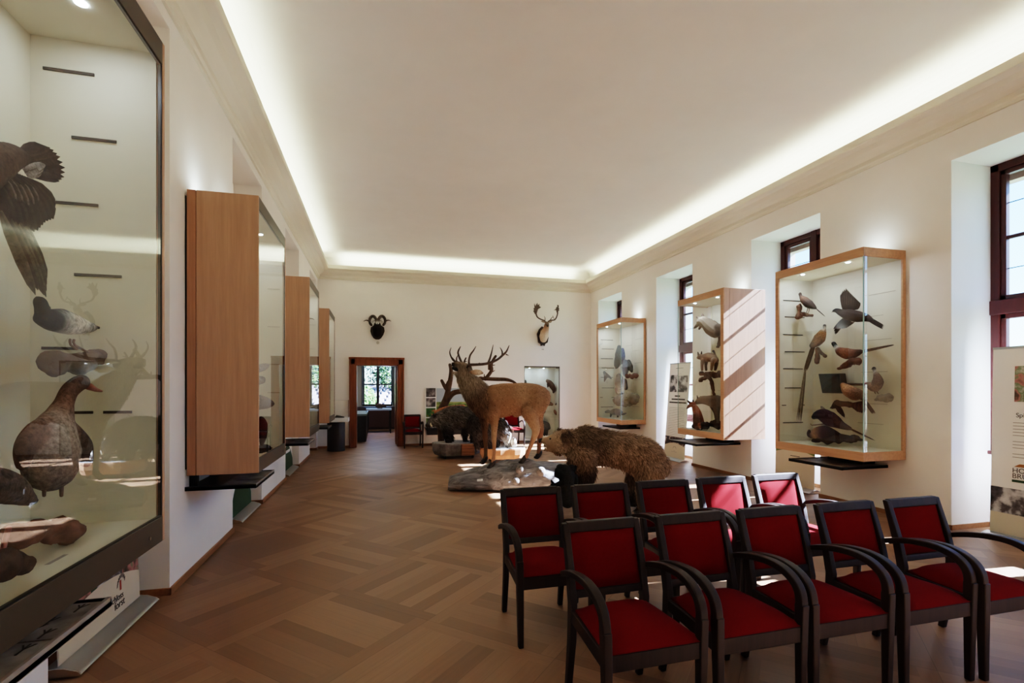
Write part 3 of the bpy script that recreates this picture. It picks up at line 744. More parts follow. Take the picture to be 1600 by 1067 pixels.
def right_case(y0, y1, label, near_wood, far_glass, n):
    z0, z1 = .70, 3.175; xf = XF_R; xw = XR-.01
    t = thing('display_case', label, 'display case', (xf, (y0+y1)/2, z0), 'oak display cases along the window wall')
    fb = .105
    f = MB()
    f.box(xf, xf+.025, y0, y1, z1-fb, z1); f.box(xf, xf+.025, y0, y1, z0, z0+fb)
    if not far_glass: f.box(xf, xf+.025, y1-.055, y1, z0+fb+.0005, z1-fb-.0005)
    if near_wood: f.box(xf, xf+.025, y0, y0+.075, z0+fb+.0005, z1-fb-.0005)
    f.build('front_frame', M_OAKH, t, bevel=.002)
    if near_wood:
        MB().box(xf+.025, xf+.11, y0, y0+.025, z0, z1).build('side_strip', M_OAK, t, bevel=.002)
        MB().box(xf+.114, XR+.16, y0, y0+.025, z0, z1).build('side_panel', M_OAK, t, bevel=.002)
    else:
        s = MB(); s.box(xf+.0255, xw, y0, y0+.022, z1-fb, z1); s.box(xf+.0255, xw, y0, y0+.022, z0, z0+fb); s.box(xw-.05, xw, y0, y0+.022, z0+fb+.0005, z1-fb-.0005)
        s.build('side_frame', M_OAKH, t, bevel=.002)
        MB().quad((xf+.01, y0+.008, z0+fb), (xw-.05, y0+.008, z0+fb), (xw-.05, y0+.008, z1-fb), (xf+.01, y0+.008, z1-fb)).build('side_glass', M_GLASS, t)
        MB().box(xf, xf+.01, y0, y0+.01, z0+fb, z1-fb).build('glass_corner', M_GLASSE, t)
    if far_glass:
        s = MB(); s.box(xf+.0255, xw, y1-.022, y1, z1-fb, z1); s.box(xf+.0255, xw, y1-.022, y1, z0, z0+fb); s.build('side_frame', M_OAKH, t, bevel=.002)
        MB().quad((xf+.01, y1-.008, z0+fb), (xw, y1-.008, z0+fb), (xw, y1-.008, z1-fb), (xf+.01, y1-.008, z1-fb)).build('side_glass', M_GLASS, t)
        MB().box(xf, xf+.008, y1-.008, y1, z0+fb, z1-fb).build('glass_corner', M_GLASSE, t)
    else:
        MB().box(xf+.025, XR+.1 if n != 3 else XR+.1, y1-.022, y1, z0, z1).build('side_panel', M_OAK, t)
    MB().quad((xf+.012, y0+.01, z0+fb), (xf+.012, y1-.01, z0+fb), (xf+.012, y1-.01, z1-fb), (xf+.012, y0+.01, z1-fb)).build('glass_pane', M_GLASS, t)
    li = MB(); a, b = y0+.026, y1-.026
    li.box(xw-.025, xw-.012, a, (b if not far_glass else y1-.16), z0+.02, z1-.02)
    if far_glass: li.box(xw-.04, xw-.012, y1-.17, y1-.15, z0+.1, z1-.1)
    if near_wood: li.box(xf+.03, xw-.02, a, a+.006, z0+.02, z1-.02)
    if not far_glass: li.box(xf+.03, xw-.02, b-.006, b, z0+.02, z1-.02)
    li.box(xf+.026, xw-.02, a, b, z0+.085, z0+.1); li.box(xf+.026, xw-.02, a, b, z1-.1, z1-.088)
    li.build('lining', M_LIN, t)
    MB().box(xf+.026, xw, y0+.026, y1-.026, z1-.015, z1-.001).build('top_board', M_OAKH, t); MB().box(xf+.026, xw, y0+.026, y1-.026, z0+.001, z0+.02).build('bottom_board', M_OAKH, t)
    if not far_glass:
        for z, k in ((2.78, 0), (2.55, 1), (2.3, 0), (2.06, 1), (1.82, 0), (1.55, 1), (1.06, 0)):
            xa = xf+.10+.03*k
            MB().box(xa, xa+.34, b-.012, b-.005, z-.006, z+.006).build('slot', M_SLOT, t)
        for xa in (xf+.08, xf+.4): MB().box(xa, xa+.07, b-.012, b-.005, 1.3, 1.312).build('slot', M_SLOT, t)
    for z, ya in ((2.72, .1), (2.6, .6), (2.45, .25), (2.15, .15), (2.0, .5), (1.75, .2), (1.5, .6), (1.35, .2), (1.1, .25)):
        MB().box(xw-.027, xw-.024, y0+ya, y0+ya+.34, z-.004, z+.004).build('slot', M_SLOTL, t)
    s = MB()
    for yy in (y0+.3, y1-.35): spot(s, xf+.12, yy, z1-.1)
    s.build('spotlight', M_LAMP, t)
    for yy in (y0+.3, y1-.35): lamp('case_light', (xf+.12, yy, z1-.110), 1.25, (1, .95, .85), (.15, 0, -1))
    area('case_uplight', (xw-.13, y0+.35, z1+.02), .1, .3, .9, (1, .97, .72), (.25, 0, 1))
    return t
RC = [(4.46, 5.775), (6.86, 8.13), (10.38, 11.70)]
rcs = [right_case(*RC[0], 'glazed oak case full of pheasants on the window wall, nearest the viewer', False, False, 1),
       right_case(*RC[1], 'glazed oak case with wolf, lynx and fox, its wooden side striped by sunlight', True, True, 2),
       right_case(*RC[2], 'glazed oak case with grey birds and a marten, farthest along the window wall', False, False, 3)]
GR = 'black information trays under the right cases'
tray(5.32, XR, 4.68, 5.48, .60, 'black tray under the pheasant case', 1, GR, False)
tray(5.15, XR, 7.25, 8.05, .60, 'black tray under the case with the wolf and fox', 1, GR, False)
tray(5.5, XR, 10.66, 11.6, .60, 'black tray under the farthest case on the window wall', 1, GR, False)

# ---------------------------------------------------------------- roll-up banner stands
def banner(label, cx, y0, y1, face, lean, h, base_w, deco):
    """banner facing +X (face=1) or -X (face=-1), spanning y0..y1; its own frame: s along the width seen from the room, z up"""
    t = thing('banner_stand', label, 'banner', (cx, (y0+y1)/2, 0))
    # aluminium cassette: rounded wedge
    prof = [(-.085, .010), (-.09, .022), (-.07, .042), (-.03, .055), (.0, .058), (.04, .053), (.10, .032), (.118, .014), (.112, .008)]
    pts = [(cx+face*x, y0-.02, z) for x, z in prof]
    MB().prism(pts, (0, y1-y0+.04, 0)).build('base', M_ALU, t, bevel=.003)
    for yy in (y0-.026, y1+.02):
        MB().prism([(cx+face*x*1.02, yy, z*1.03) for x, z in prof], (0, .008, 0)).build('end_cap', M_CHROME, t, bevel=.002)
    def P(s, z, o=0):   # s in 0..1 left to right as read from the room
        y = y0+(y1-y0)*(1-s) if face < 0 else y0+(y1-y0)*s
        y = y0+(y1-y0)*(s if face > 0 else 1-s)
        return (cx-face*lean*(z-.08)/h+face*(o), y, z)
    def panel(name, s0, s1, z0, z1, m, o, par):
        return MB().quad(P(s0, z0, o), P(s1, z0, o), P(s1, z1, o), P(s0, z1, o)).build(name, m, par)
    sh = MB(); sh.hexa([P(0, .057, -.001), P(1, .057, -.001), P(1, .057, .001), P(0, .057, .001), P(0, h, -.001), P(1, h, -.001), P(1, h, .001), P(0, h, .001)])
    sheet = sh.build('sheet', M_PAPER, t)
    MB().hexa([P(0, h-.012, -.008), P(1, h-.012, -.008), P(1, h-.012, .006), P(0, h-.012, .006), P(0, h+.012, -.008), P(1, h+.012, -.008), P(1, h+.012, .006), P(0, h+.012, .006)]).build('top_rail', M_ALU, t)
    MB().tube([P(.5, .05, -.03), P(.5, h, -.012)], .009).build('pole', M_ALU, t)
    deco(P, panel, sheet, t)
    return t
def lines(P, par, s0, s1, z0, n, dz, o=.003, ragged=.25, m=None):
    b = MB()
    for i in range(n):
        e = s1-(random.random()*ragged*(s1-s0) if i % 5 == 4 else random.random()*.05*(s1-s0)); z = z0-i*dz
        b.quad(P(s0, z, o), P(e, z, o), P(e, z+dz*.2, o), P(s0, z+dz*.2, o))
    b.build('text_lines', m or M_INKL, par)
def arch(P, par, name, z0, z1, sag, m, o):
    b = MB(); n = 16
    top = [P(i/n, z1-sag*(2*i/n-1)**2, o) for i in range(n+1)]; bot = [P(i/n, z0, o) for i in range(n+1)]
    b.add(bot+top, [(i, i+1, n+2+i, n+1+i) for i in range(n)]); return b.build(name, m, par)
def rot_face(face, lean, h):  # text rotation for a panel facing +-X
    return (PI/2, 0, PI/2) if face > 0 else (PI/2, 0, -PI/2)
def deco_castle(P, panel, sheet, t):
    panel('photo', 0, 1, .24, .9, P_COL, .003, sheet)
    panel('photo', .42, .75, .24, .8, P_BW, .0045, sheet); panel('green_strip', .35, .42, .24, .8, M_GREEN, .0045, sheet)
    arch(P, sheet, 'cream_field', .06, .33, .08, M_CREAM, .006)
    text('lettering', 'Schloss', P(.56, .155, .008), .06, rot_face(1, 0, 0), M_INK, sheet)
    text('lettering', 'forst', P(.62, .105, .008), .07, rot_face(1, 0, 0), M_INK, sheet)
    c = MB(); c.quad(P(.70, .21, .008), P(.725, .21, .008), P(.725, .275, .008), P(.70, .275, .008)); c.build('crest', mat('crest_red', (150, 60, 44), .6), sheet)
    k = MB()
    for i in range(9):
        a = .3+i*.32; s = .712+.055*math.cos(a); z = .235+.05*math.sin(a*1.1)
        k.quad(P(s, z, .008), P(s+.012, z+.004, .008), P(s+.018, z+.03, .008), P(s+.006, z+.026, .008))
    k.build('crest_wreath', M_INK, sheet)
def deco_green(P, panel, sheet, t):
    panel('photo', .05, .95, 1.1, 1.8, P_FIELD, .003, sheet)
    arch(P, sheet, 'green_field', .06, .50, .30, M_GREEN, .004)
    MB().quad(P(.35, .36, .006), P(.75, .36, .006), P(.75, .41, .006), P(.35, .41, .006)).build('white_line', M_WHITE, sheet)
def deco_reserve(P, panel, sheet, t):
    panel('photo', .25, .62, 1.41, 1.77, P_COL, .003, sheet)
    panel('photo', .66, .95, 1.41, 1.77, P_BW, .003, sheet)
    text('lettering', 'Spielplatz', P(.27, 1.255, .004), .062, rot_face(-1, 0, 0), M_INK, sheet)
    lines(P, sheet, .24, .9, 1.195, 5, .032); lines(P, sheet, .24, .9, 1.005, 3, .032); lines(P, sheet, .24, .9, .88, 2, .032)
    b = MB().quad(P(.26, .755, .004), P(.75, .755, .004), P(.7, .79, .004), P(.32, .785, .004)); b.build('roof_mark', mat('logo_ochre', (176, 120, 60), .6), sheet)
    text('lettering', 'HOHEN', P(.24, .695, .004), .07, rot_face(-1, 0, 0), M_INK, sheet)
    text('lettering', 'BRUNN', P(.24, .64, .004), .07, rot_face(-1, 0, 0), M_INK, sheet)
    panel('green_bar', .24, .75, .60, .625, M_GREEN, .004, sheet)
    panel('photo', 0, 1, .27, .53, P_BW, .003, sheet)
    panel('cream_field', 0, 1, .06, .27, M_CREAM, .003, sheet)
def deco_animals(P, panel, sheet, t):
    lines(P, sheet, .32, .68, 1.97, 1, .04, .004, m=M_INK)
    panel('photo', .08, .42, 1.46, 1.83, P_BW, .003, sheet); panel('photo', .46, .92, 1.46, 1.81, P_BW, .003, sheet)
    for i, (s, e) in enumerate(((.35, .6), (.2, .85), (.1, .92))): MB().quad(P(s, 1.36-.07*i, .004), P(e, 1.36-.07*i, .004), P(e, 1.39-.07*i, .004), P(s, 1.39-.07*i, .004)).build('heading', M_INK, sheet)
    lines(P, sheet, .1, .9, 1.12, 18, .036)
    panel('photo', 0, 1, .26, .5, P_FRUIT, .003, sheet)
    arch(P, sheet, 'cream_field', .06, .37, .07, M_CREAM, .004)
    k = MB()
    for i in range(12):
        a = i/12*2*PI; k.quad(P(.5+.07*math.cos(a), .245+.04*math.sin(a), .006), P(.52+.07*math.cos(a), .245+.04*math.sin(a), .006), P(.52+.09*math.cos(a), .25+.05*math.sin(a), .006), P(.5+.09*math.cos(a), .25+.05*math.sin(a), .006))
    k.build('emblem', M_INK, sheet); lines(P, sheet, .36, .64, .18, 1, .03, .006)
def deco_field(P, panel, sheet, t):
    panel('photo', 0, 1, .50, .95, P_FIELD, .003, sheet); panel('photo', .3, .6, .50, .88, mat('yellow_print', (196, 182, 96), .6), .004, sheet)
    arch(P, sheet, 'cream_field', .06, .60, .06, M_CREAM, .005)
    lines(P, sheet, .4, .65, .5, 2, .05, .007, m=M_INK)
banner('roll-up banner with cream foot, crest and script lettering under the nearest left case', -1.66, 3.19, 4.12, 1, .06, 2.05, .2, deco_castle)
banner('roll-up banner with green foot in the niche after the second left case', -1.62, 6.28, 7.16, 1, .06, 2.05, .2, deco_green)
banner('small roll-up banner with green foot in the niche after the third left case', -1.62, 9.34, 10.38, 1, .06, 2.05, .2, deco_green)
banner('roll-up banner lettered SPIE and HOH in the window niche at the right edge', 6.18, 2.97, 3.72, -1, .05, 1.96, .2, deco_reserve)
banner('roll-up banner with two monochrome photographs beside the wolf case', 6.10, 8.98, 9.74, -1, .16, 2.08, .2, deco_animals)
banner('roll-up banner with field photograph mostly behind the pheasant case', 6.15, 5.86, 6.60, -1, .05, 2.02, .2, deco_field)

# ---------------------------------------------------------------- back wall: photo board, console, glazed niche
t = thing('photo_board', 'panel of wildlife photographs hung low on the back wall behind the boar', 'panel', (1.85, YB, 1.0))
MB().box(1.20, 2.62, YB-.03, YB-.002, .44, 1.56).build('board', M_WHITE, t, bevel=.002)
for i, m in enumerate((P_GREY, P_GREY, P_FOX, P_FIELD)): MB().box(1.225, 1.48, YB-.034, YB-.03, 1.545-.27*(i+1)+.03, 1.545-.27*i).build('photo', m, t)
sky = MB().box(1.50, 2.60, YB-.034, YB-.03, .95, 1.54).build('landscape_photo', mat('pale_sky_print', (168, 178, 188), .55), t)
MB().box(1.50, 2.60, YB-.037, YB-.034, .95, 1.17).build('photo_field', P_FIELD, sky); MB().box(1.50, 2.60, YB-.037, YB-.034, .47, .93).build('dark_photo', P_GREY, t)
t = thing('wall_console', 'long black console shelf under the photo board on the back wall', 'shelf', (2.0, YB, .45))
MB().prism([(1.16, YB-.42, .50), (1.24, YB-.42, .40), (2.86, YB-.42, .40), (2.94, YB-.42, .50)], (0, .418, 0)).build('shelf', M_BLACK, t, bevel=.003)
MB().box(1.25, 2.85, YB-.06, YB-.002, .28, .42).build('bracket', M_BLACK, t)
MB().prism([(1.28, YB-.40, .502), (1.28, YB-.05, .502), (1.28, YB-.05, .60)], (1.56, 0, 0)).build('sloping_panel', P_TRACK, t)

t = thing('niche_case', 'glass-fronted niche case set into the back wall right of the stag', 'display case', (4.525, YB, 0))
li = MB(); li.box(NX0, NX1, YB+.40, YB+.44, 0, NZ); li.box(NX0, NX0+.012, YB+.03, YB+.4, 0, NZ); li.box(NX1-.012, NX1, YB+.03, YB+.4, 0, NZ); li.box(NX0, NX1, YB+.03, YB+.4, NZ-.05, NZ-.03); li.box(NX0, NX1, YB+.02, YB+.4, 0, .06)
li.build('lining', mat('niche_lining', (190, 190, 176), .8), t)
for z in (1.16, .86, .62): MB().box(NX0+.02, NX1-.02, YB+.12, YB+.4, z-.005, z+.005).build('glass_shelf', M_GLASSW, t)
g = MB(); xm = (NX0+NX1)/2
for a, b in ((NX0, xm-.003), (xm+.003, NX1)): g.quad((a, YB+.02, .03), (b, YB+.02, .03), (b, YB+.02, NZ-.01), (a, YB+.02, NZ-.01))
g.build('glass_door', M_GLASS, t)
f = MB(); f.box(NX0, NX1, YB-.004, YB+.03, NZ-.022, NZ); f.box(NX1-.016, NX1, YB-.004, YB+.03, 0, NZ); f.box(NX0, NX0+.01, YB-.004, YB+.03, 0, NZ); f.box(NX0, NX1, YB-.004, YB+.03, 0, .03); f.box(NX1-.11, NX1-.01, YB-.01, YB+.02, NZ-.06, NZ-.02)
f.build('frame', M_METAL, t, bevel=.001)
s = MB()
for x in (NX0+.2, NX0+.63): spot(s, x, YB+.15, NZ-.05)
s.build('spotlight', M_LAMP, t)
for x in (NX0+.2, NX0+.63): lamp('niche_light', (x, YB+.15, NZ-.06), .6, (1, .97, .9), (0, .2, -1))

# plinth with acrylic cover left of the door
px, py = -1.02, 12.95
t = thing('plinth_showcase', 'dark plinth with white tray and clear cover left of the back door', 'plinth', (px, py, 0))
MB().tube([(px, py, 0), (px, py, .72)], [.21, .21], n=28).build('pedestal', mat('plinth_brown', (44, 32, 28), .6), t, bevel=.006)
MB().box(px-.28, px+.30, py-.27, py+.27, .72, .82).build('tray', M_WHITE, t, bevel=.006)
b = MB(); x0, x1, y0, y1, z0, z1 = px-.27, px+.29, py-.26, py+.26, .82, 1.25
for q in [((x0,y0,z0),(x1,y0,z0),(x1,y0,z1),(x0,y0,z1)), ((x0,y1,z0),(x1,y1,z0),(x1,y1,z1),(x0,y1,z1)), ((x0,y0,z0),(x0,y1,z0),(x0,y1,z1),(x0,y0,z1)), ((x1,y0,z0),(x1,y1,z0),(x1,y1,z1),(x1,y0,z1)), ((x0,y0,z1),(x1,y0,z1),(x1,y1,z1),(x0,y1,z1))]: b.quad(*q)
b.build('clear_cover', glass_mat('acrylic', (.97, .97, .96), .06), t)
e = MB()
for (a, c) in ((x0, y0), (x1, y0), (x0, y1), (x1, y1)): e.box(a-.004, a+.004, c-.004, c+.004, z0, z1)
e.box(x0, x1, y0-.003, y0+.003, z1-.004, z1+.004)
e.build('cover_edge', mat('acrylic_edge', (214, 214, 206), .3), t)
t = MB().prism([(px-.02, py-.12, .821), (px+.2, py-.14, .821), (px+.18, py+.02, .821), (px, py+.04, .86)], (0, 0, .02)).build('open_book', M_BLACK); tag(t, 'small dark object lying in the clear-covered plinth', 'exhibit')
b = MB(); b.tube([(px-.14, py, .82), (px-.13, py, .90), (px-.11, py-.02, .95)], [.035, .02, .012]); b.tube([(px-.13, py, .9), (px-.06, py, .93)], [.014, .008])
tag(b.build('carved_figure', M_ROCKD, None, smooth=True), 'small dark upright figure inside the clear-covered plinth', 'exhibit')

# back-room furniture
t = thing('low_cupboard', 'dark wooden cupboard under the window in the room beyond the door', 'cupboard', (0, 19.2, 0))
b = MB().box(-1.2, 1.2, 19.05, 19.55, .0, .84).build('carcass', mat('dark_walnut', (44, 26, 20), .45), t, bevel=.006)
for x in (-.8, 0, .8): MB().box(x-.36, x+.36, 19.03, 19.05, .08, .78).build('door_panel', mat('walnut_panel', (56, 32, 24), .45), t, bevel=.006)
t = thing('table_showcase', 'dark table showcase with glass top just inside the back room', 'display case', (-.62, 15.6, 0))
MB().box(-1.1, -.36, 14.9, 17.0, .0, .74).build('cabinet', mat('black_brown', (30, 24, 22), .5), t, bevel=.005)
MB().box(-1.12, -.34, 14.88, 17.02, .74, .80).build('tray', mat('grey_tray', (120, 126, 118), .5), t, bevel=.005)
g = MB(); x0, x1, y0, y1, z0, z1 = -1.1, -.36, 14.9, 17.0, .80, 1.5
for q in [((x0,y0,z0),(x1,y0,z0),(x1,y0,z1),(x0,y0,z1)), ((x1,y0,z0),(x1,y1,z0),(x1,y1,z1),(x1,y0,z1)), ((x0,y0,z1),(x1,y0,z1),(x1,y1,z1),(x0,y1,z1))]: g.quad(*q)
g.build('glass_cover', M_GLASSW, t)
t = thing('glass_top_table', 'small low glass-topped showcase before the far window of the back room', 'table', (0, 17.8, 0))
MB().box(-.42, .42, 17.5, 18.2, .78, .84).build('tray', mat('tray_blue_grey', (150, 160, 176), .4), t, bevel=.004)
for sx in (-.38, .38):
    for sy in (17.54, 18.16): MB().box(sx-.02, sx+.02, sy-.02, sy+.02, 0, .78).build('leg', M_BLACK, t)
t = thing('stuffed_grouse', 'dark specimen standing on the low showcase before the far window', 'bird', (.1, 17.8, .84))
b = MB(); b.tube([(-.12, 17.8, .92), (.0, 17.8, .95), (.14, 17.8, .93), (.25, 17.8, .9)], [.03, .07, .06, .01], sub=3); b.tube([(-.06, 17.8, .96), (-.12, 17.8, 1.03)], [.035, .025]); b.box(-.06, .12, 17.74, 17.86, .84, .9)
b.build('body', M_ROCKD, t, smooth=True)

# outside the far window: roof, trees; outside the right windows: courtyard
roofm = mat('roof_tile', (132, 122, 122), .9, noise=.1, scale=4)
b = MB(); y0 = 27.
for i in range(26):
    for j in range(14):
        x = -6+i*.5+.12*j; zz = -1.2+j*.205; yy = y0+j*.42
        b.hexa([(x-.2, yy, zz), (x+.22, yy, zz), (x+.22, yy+.5, zz+.24), (x-.2, yy+.5, zz+.24), (x-.14, yy, zz+.07), (x+.16, yy, zz+.07), (x+.16, yy+.5, zz+.3), (x-.14, yy+.5, zz+.3)])
b.quad((-9, y0, -1.25), (9, y0, -1.25), (9, y0+5.88, 1.62), (-9, y0+5.88, 1.62))
tag(b.build('tiled_roof', roofm), 'pale tiled roof seen through the far back-room window', 'roof')
def tree(name, c, h, r, n, cols, label):
    t = thing(name, label, 'tree', c)
    MB().tube([Vector(c), Vector(c)+Vector((.1, 0, h*.7))], [.14, .05]).build('trunk', M_DRIFT, t)
    V = []; Fc = []; Cl = []
    for i in range(n):
        d = Vector(rng.normal(0, 1, 3)); d.normalize(); d *= r*rng.uniform(.45, 1)**.6; d.z *= 1.3
        p = Vector(c)+Vector((0, 0, h*.62))+d; a = Vector(rng.normal(0, 1, 3)).normalized(); bb = a.orthogonal(); s = rng.uniform(.05, .11)
        k = len(V); V += [tuple(p-a*s), tuple(p+bb*s*.5), tuple(p+a*s), tuple(p-bb*s*.5)]; Fc.append((k, k+1, k+2, k+3))
        cc = lin(cols[i % len(cols)]); Cl += [cc]*4
    me = bpy.data.meshes.new('foliage'); me.from_pydata(V, [], Fc); me.update(); at = me.color_attributes.new('Col', 'FLOAT_COLOR', 'POINT')
    at.data.foreach_set('color', np.hstack([np.array(Cl), np.ones((len(V), 1))]).astype(np.float32).ravel())
    link_mesh('foliage', me, attr_mat('leaf', .7, .3, 3, bump=0), t)
LG = [(88, 112, 52), (116, 136, 70), (62, 86, 40)]; DG = [(30, 48, 32), (42, 62, 40), (22, 36, 26)]
tree('leafy_tree', (-.95, 24.5, -3), 5.6, 1.0, 3600, LG, 'bright green tree at the left of the far back-room window')
tree('leafy_tree', (1.0, 33, -3.), 9.0, 1.3, 2600, LG+DG, 'mid green tree upper right in the far back-room window')
tree('dark_tree', (-1.6, 34.5, -3), 12, 3.4, 3600, DG, 'dark tree beyond the roof, left side of the far window')
tree('dark_tree', (2.2, 35., -3), 12, 3.4, 3600, DG, 'dark tree beyond the roof, right side of the far window')
tag(MB().quad((-30, BE+.6, -3), (30, BE+.6, -3), (30, 60, -3), (-30, 60, -3)).build('ground_garden', mat('garden_grass', (96, 116, 66), .95)), kind='structure')
tag(MB().quad((XR+1.2, -14, -3), (40, -14, -3), (40, 26, -3), (XR+1.2, 26, -3)).build('ground_courtyard', mat('courtyard_grass', (104, 118, 92), .95, noise=.2, scale=.6)), kind='structure')
# ---------------------------------------------------------------- stuffed animals
class View:
    """a drawing frame: (zx, zy) on a survey sheet -> points standing at depth d"""
    def __init__(s, x0, y0, k, d=None, X=None, Y=None): s.x0, s.y0, s.k, s.d, s.X, s.Y = x0, y0, k, d, X, Y
    def base(s, zx, zy):
        px, py = s.x0+zx/s.k, s.y0+zy/s.k
        if s.d: return atD(px, py, s.d)
        if s.X: return atX(px, py, s.X)
        return atY(px, py, s.Y)
    def P(s, zx, zy, off=0, ax=None):
        if s.X: return atX(s.x0+zx/s.k, s.y0+zy/s.k, s.X+off)
        if s.Y: return atY(s.x0+zx/s.k, s.y0+zy/s.k, s.Y+off)
        p = s.base(zx, zy)
        return p+(ax if ax is not None else s.L())*off
    def L(s):
        if s.d: return FWD
        return Vector((1, 0, 0)) if s.X else Vector((0, 1, 0))
    def R(s, r, zx=0, zy=0):
        d = s.d or (s.base(zx, zy)-Vector((0, 0, EYE))).dot(FWD)
        return r/s.k*d/FOC
    def limb(s, pts, c, off=0, lat=1., L=None, sub=3):
        """pts: (zx, zy, r[, off][, lat])"""
        out = []
        for q in pts:
            o = off+(q[3] if len(q) > 3 else 0)
            out.append((s.P(q[0], q[1], o), s.R(q[2], q[0], q[1]), q[4] if len(q) > 4 else lat))
        return dict(p=out, c=c, sub=sub, **({'L': L} if L else {}))
    def tubes(s, mb, pts, off=0, n=7, sub=3):
        return mb.tube([s.P(q[0], q[1], off+(q[3] if len(q) > 3 else 0)) for q in pts], [s.R(q[2], q[0], q[1]) for q in pts], n=n, sub=sub, caps='round')
def eye(v, zx, zy, off, r, par, m=None):
    MB().ball(v.P(zx, zy, off), r, 10, 7).build('eye', m or M_EYE, par, smooth=True)

# ---- red deer stag
V = View(680, 530, 7.115, d=7.7)
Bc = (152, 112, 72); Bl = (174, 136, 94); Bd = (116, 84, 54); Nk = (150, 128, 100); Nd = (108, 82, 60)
base = V.P(820, 1390); base.z = .36
stag = thing('red_deer_stag', 'roaring red deer stag with branching antlers standing on the long grey log', 'deer', V.P(800, 1350))
V2 = View(640, 530, 4.268, d=7.7)
limbs = [
 V.limb([(590,700,175),(650,695,190),(760,678,190),(870,660,178),(960,640,158),(1050,635,150),(1130,640,138),(1185,660,95)], [Bd,Bc,Bc,Bc,Bl,Bc,Bc,Bl], lat=.72),
 V.limb([(560,720,150),(480,625,150),(408,530,128),(352,450,102),(322,395,84),(335,345,72)], [Bd,Nd,Nk,Nk,Nk,Nk], lat=.75),
 V.limb([(352,335,64),(305,310,58),(255,290,44),(222,280,32),(206,277,26)], [(132,112,88),(138,118,94),(128,108,86),(80,66,54),(34,28,25)], lat=.8),
 V.limb([(310,375,46),(270,388,32),(235,382,24),(203,372,19)], [(170,152,126)]*4, lat=.8),
 V.limb([(600,720,150,-.06),(640,820,95,-.13),(655,900,55,-.15)], [Bd,Bc,Bc], lat=.6),
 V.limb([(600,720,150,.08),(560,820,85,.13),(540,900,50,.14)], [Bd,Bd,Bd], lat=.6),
 V2.limb([(568,530,30,-.14),(566,610,20,-.15),(565,655,18,-.15),(567,705,13,-.15),(563,770,12.5,-.15),(556,808,15,-.15)], [Bc,Bl,Bl,(170,128,86),(160,118,80),(150,110,78)]),
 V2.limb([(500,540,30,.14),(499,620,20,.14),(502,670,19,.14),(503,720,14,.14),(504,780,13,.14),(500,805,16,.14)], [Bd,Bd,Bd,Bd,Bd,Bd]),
 V.limb([(1150,640,140,-.04),(1110,740,125,-.1),(1060,830,80,-.13)], [Bc,Bc,Bl], lat=.6),
 V2.limb([(800,490,56,-.12),(822,545,40,-.13),(838,590,30,-.13),(836,625,24,-.13),(815,680,15,-.13),(792,735,13.5,-.13),(775,775,16,-.13)], [Bc,Bl,Bl,Bl,(164,118,76),(160,112,74),(150,104,70)]),
 V2.limb([(850,480,56,.08),(858,545,36,.12),(872,590,27,.12),(876,630,21,.12),(868,690,16,.12),(866,735,15,.12),(866,765,17,.12)], [Bc,Bc,Bc,(150,100,64),(146,98,62),(140,96,64),(130,90,60)]),
 V.limb([(1190,600,55),(1225,640,36),(1235,700,24)], [(196,158,110),(200,166,120),(180,130,84)], lat=.7),
 V.limb([(900,830,40),(960,815,32),(1000,795,24)], [Bl,Bl,(176,120,80)]),
]
def mane(p):
    q = V.P(520, 640)
    d = (p-q); return 1. if (p.x < q.x+.05 and p.z > 1.05 and p.z < 1.74) else (.12 if p.z > .9 else .01)
body = organic('body', limbs, .012, M_FURL, stag, FWD, 3, fur=dict(n=11000, where=mane, len=lambda p: .085 if p.x < V.P(520,640).x+.05 else .03, w=.0042, comb=lambda p: Vector((.15,0,-1)) if p.x < V.P(520,640).x+.08 else Vector((.75,.0,-.65)), lift=.14, jit=.16, var=(.5,1.5), tip=1.5))
mo = MB(); V.tubes(mo, [(262,335,26),(228,325,30),(205,322,20)], n=10); mo.build('mouth', mat('mouth_black', (14,10,9), .5), stag, smooth=True)
nb = MB(); V.tubes(nb, [(212,270,16),(196,280,15),(192,292,8)], n=9); nb.build('nose', mat('wet_nose', (22,18,17), .3), stag, smooth=True)
for off in (-.055, .055): eye(V, 355, 318, off, .016, stag)
def leafear(v, pts, off, par, c, th=.012):
    # pointed dished ear: outline swept as flat tube
    return v.limb(pts, c, off, lat=.28)
organic('ear', [V.limb([(405,368,18),(450,370,34),(500,372,32),(538,380,8)], [(130,100,72),(176,146,112),(196,170,136),(120,90,66)], -.10, lat=.35)], .008, M_FUR, stag, FWD, 2)
organic('ear', [V.limb([(365,310,12),(350,300,22),(335,300,22),(330,318,6)], [(110,84,60),(90,66,46),(40,30,24),(60,40,30)], -.02, lat=.5)], .008, M_FUR, stag, FWD, 2)
def antler(v, strokes, off, par, name='antler'):
    mb = MB()
    for st in strokes: v.tubes(mb, [(q[0], q[1], q[2]*1.25) for q in st], off, n=8, sub=4)
    mb.build(name, M_ANTLER, par, smooth=True)
antler(V, [[(372,300,13),(395,287,13),(470,284,12),(560,276,12),(625,260,12),(695,228,10),(745,186,10),(792,140,8),(822,74,3)],
           [(385,290,11),(380,245,9),(395,180,8),(430,130,6),(458,82,2)], [(590,268,10),(612,215,9),(632,140,6),(647,66,2)],
           [(745,186,8),(745,140,7),(722,95,2)], [(790,172,6),(816,184,2)], [(470,282,8),(500,265,2)]], -.08, stag)
antler(V, [[(345,300,12),(300,270,12),(270,215,10),(248,150,9),(258,110,7),(276,76,3)], [(300,275,10),(235,248,9),(195,232,8),(165,180,7),(155,135,5),(170,88,2)],
           [(230,245,7),(232,205,6),(246,172,2)], [(310,280,9),(322,235,8),(336,204,6)], [(322,250,5),(348,240,2)], [(215,240,6),(182,198,3)]], .08, stag)
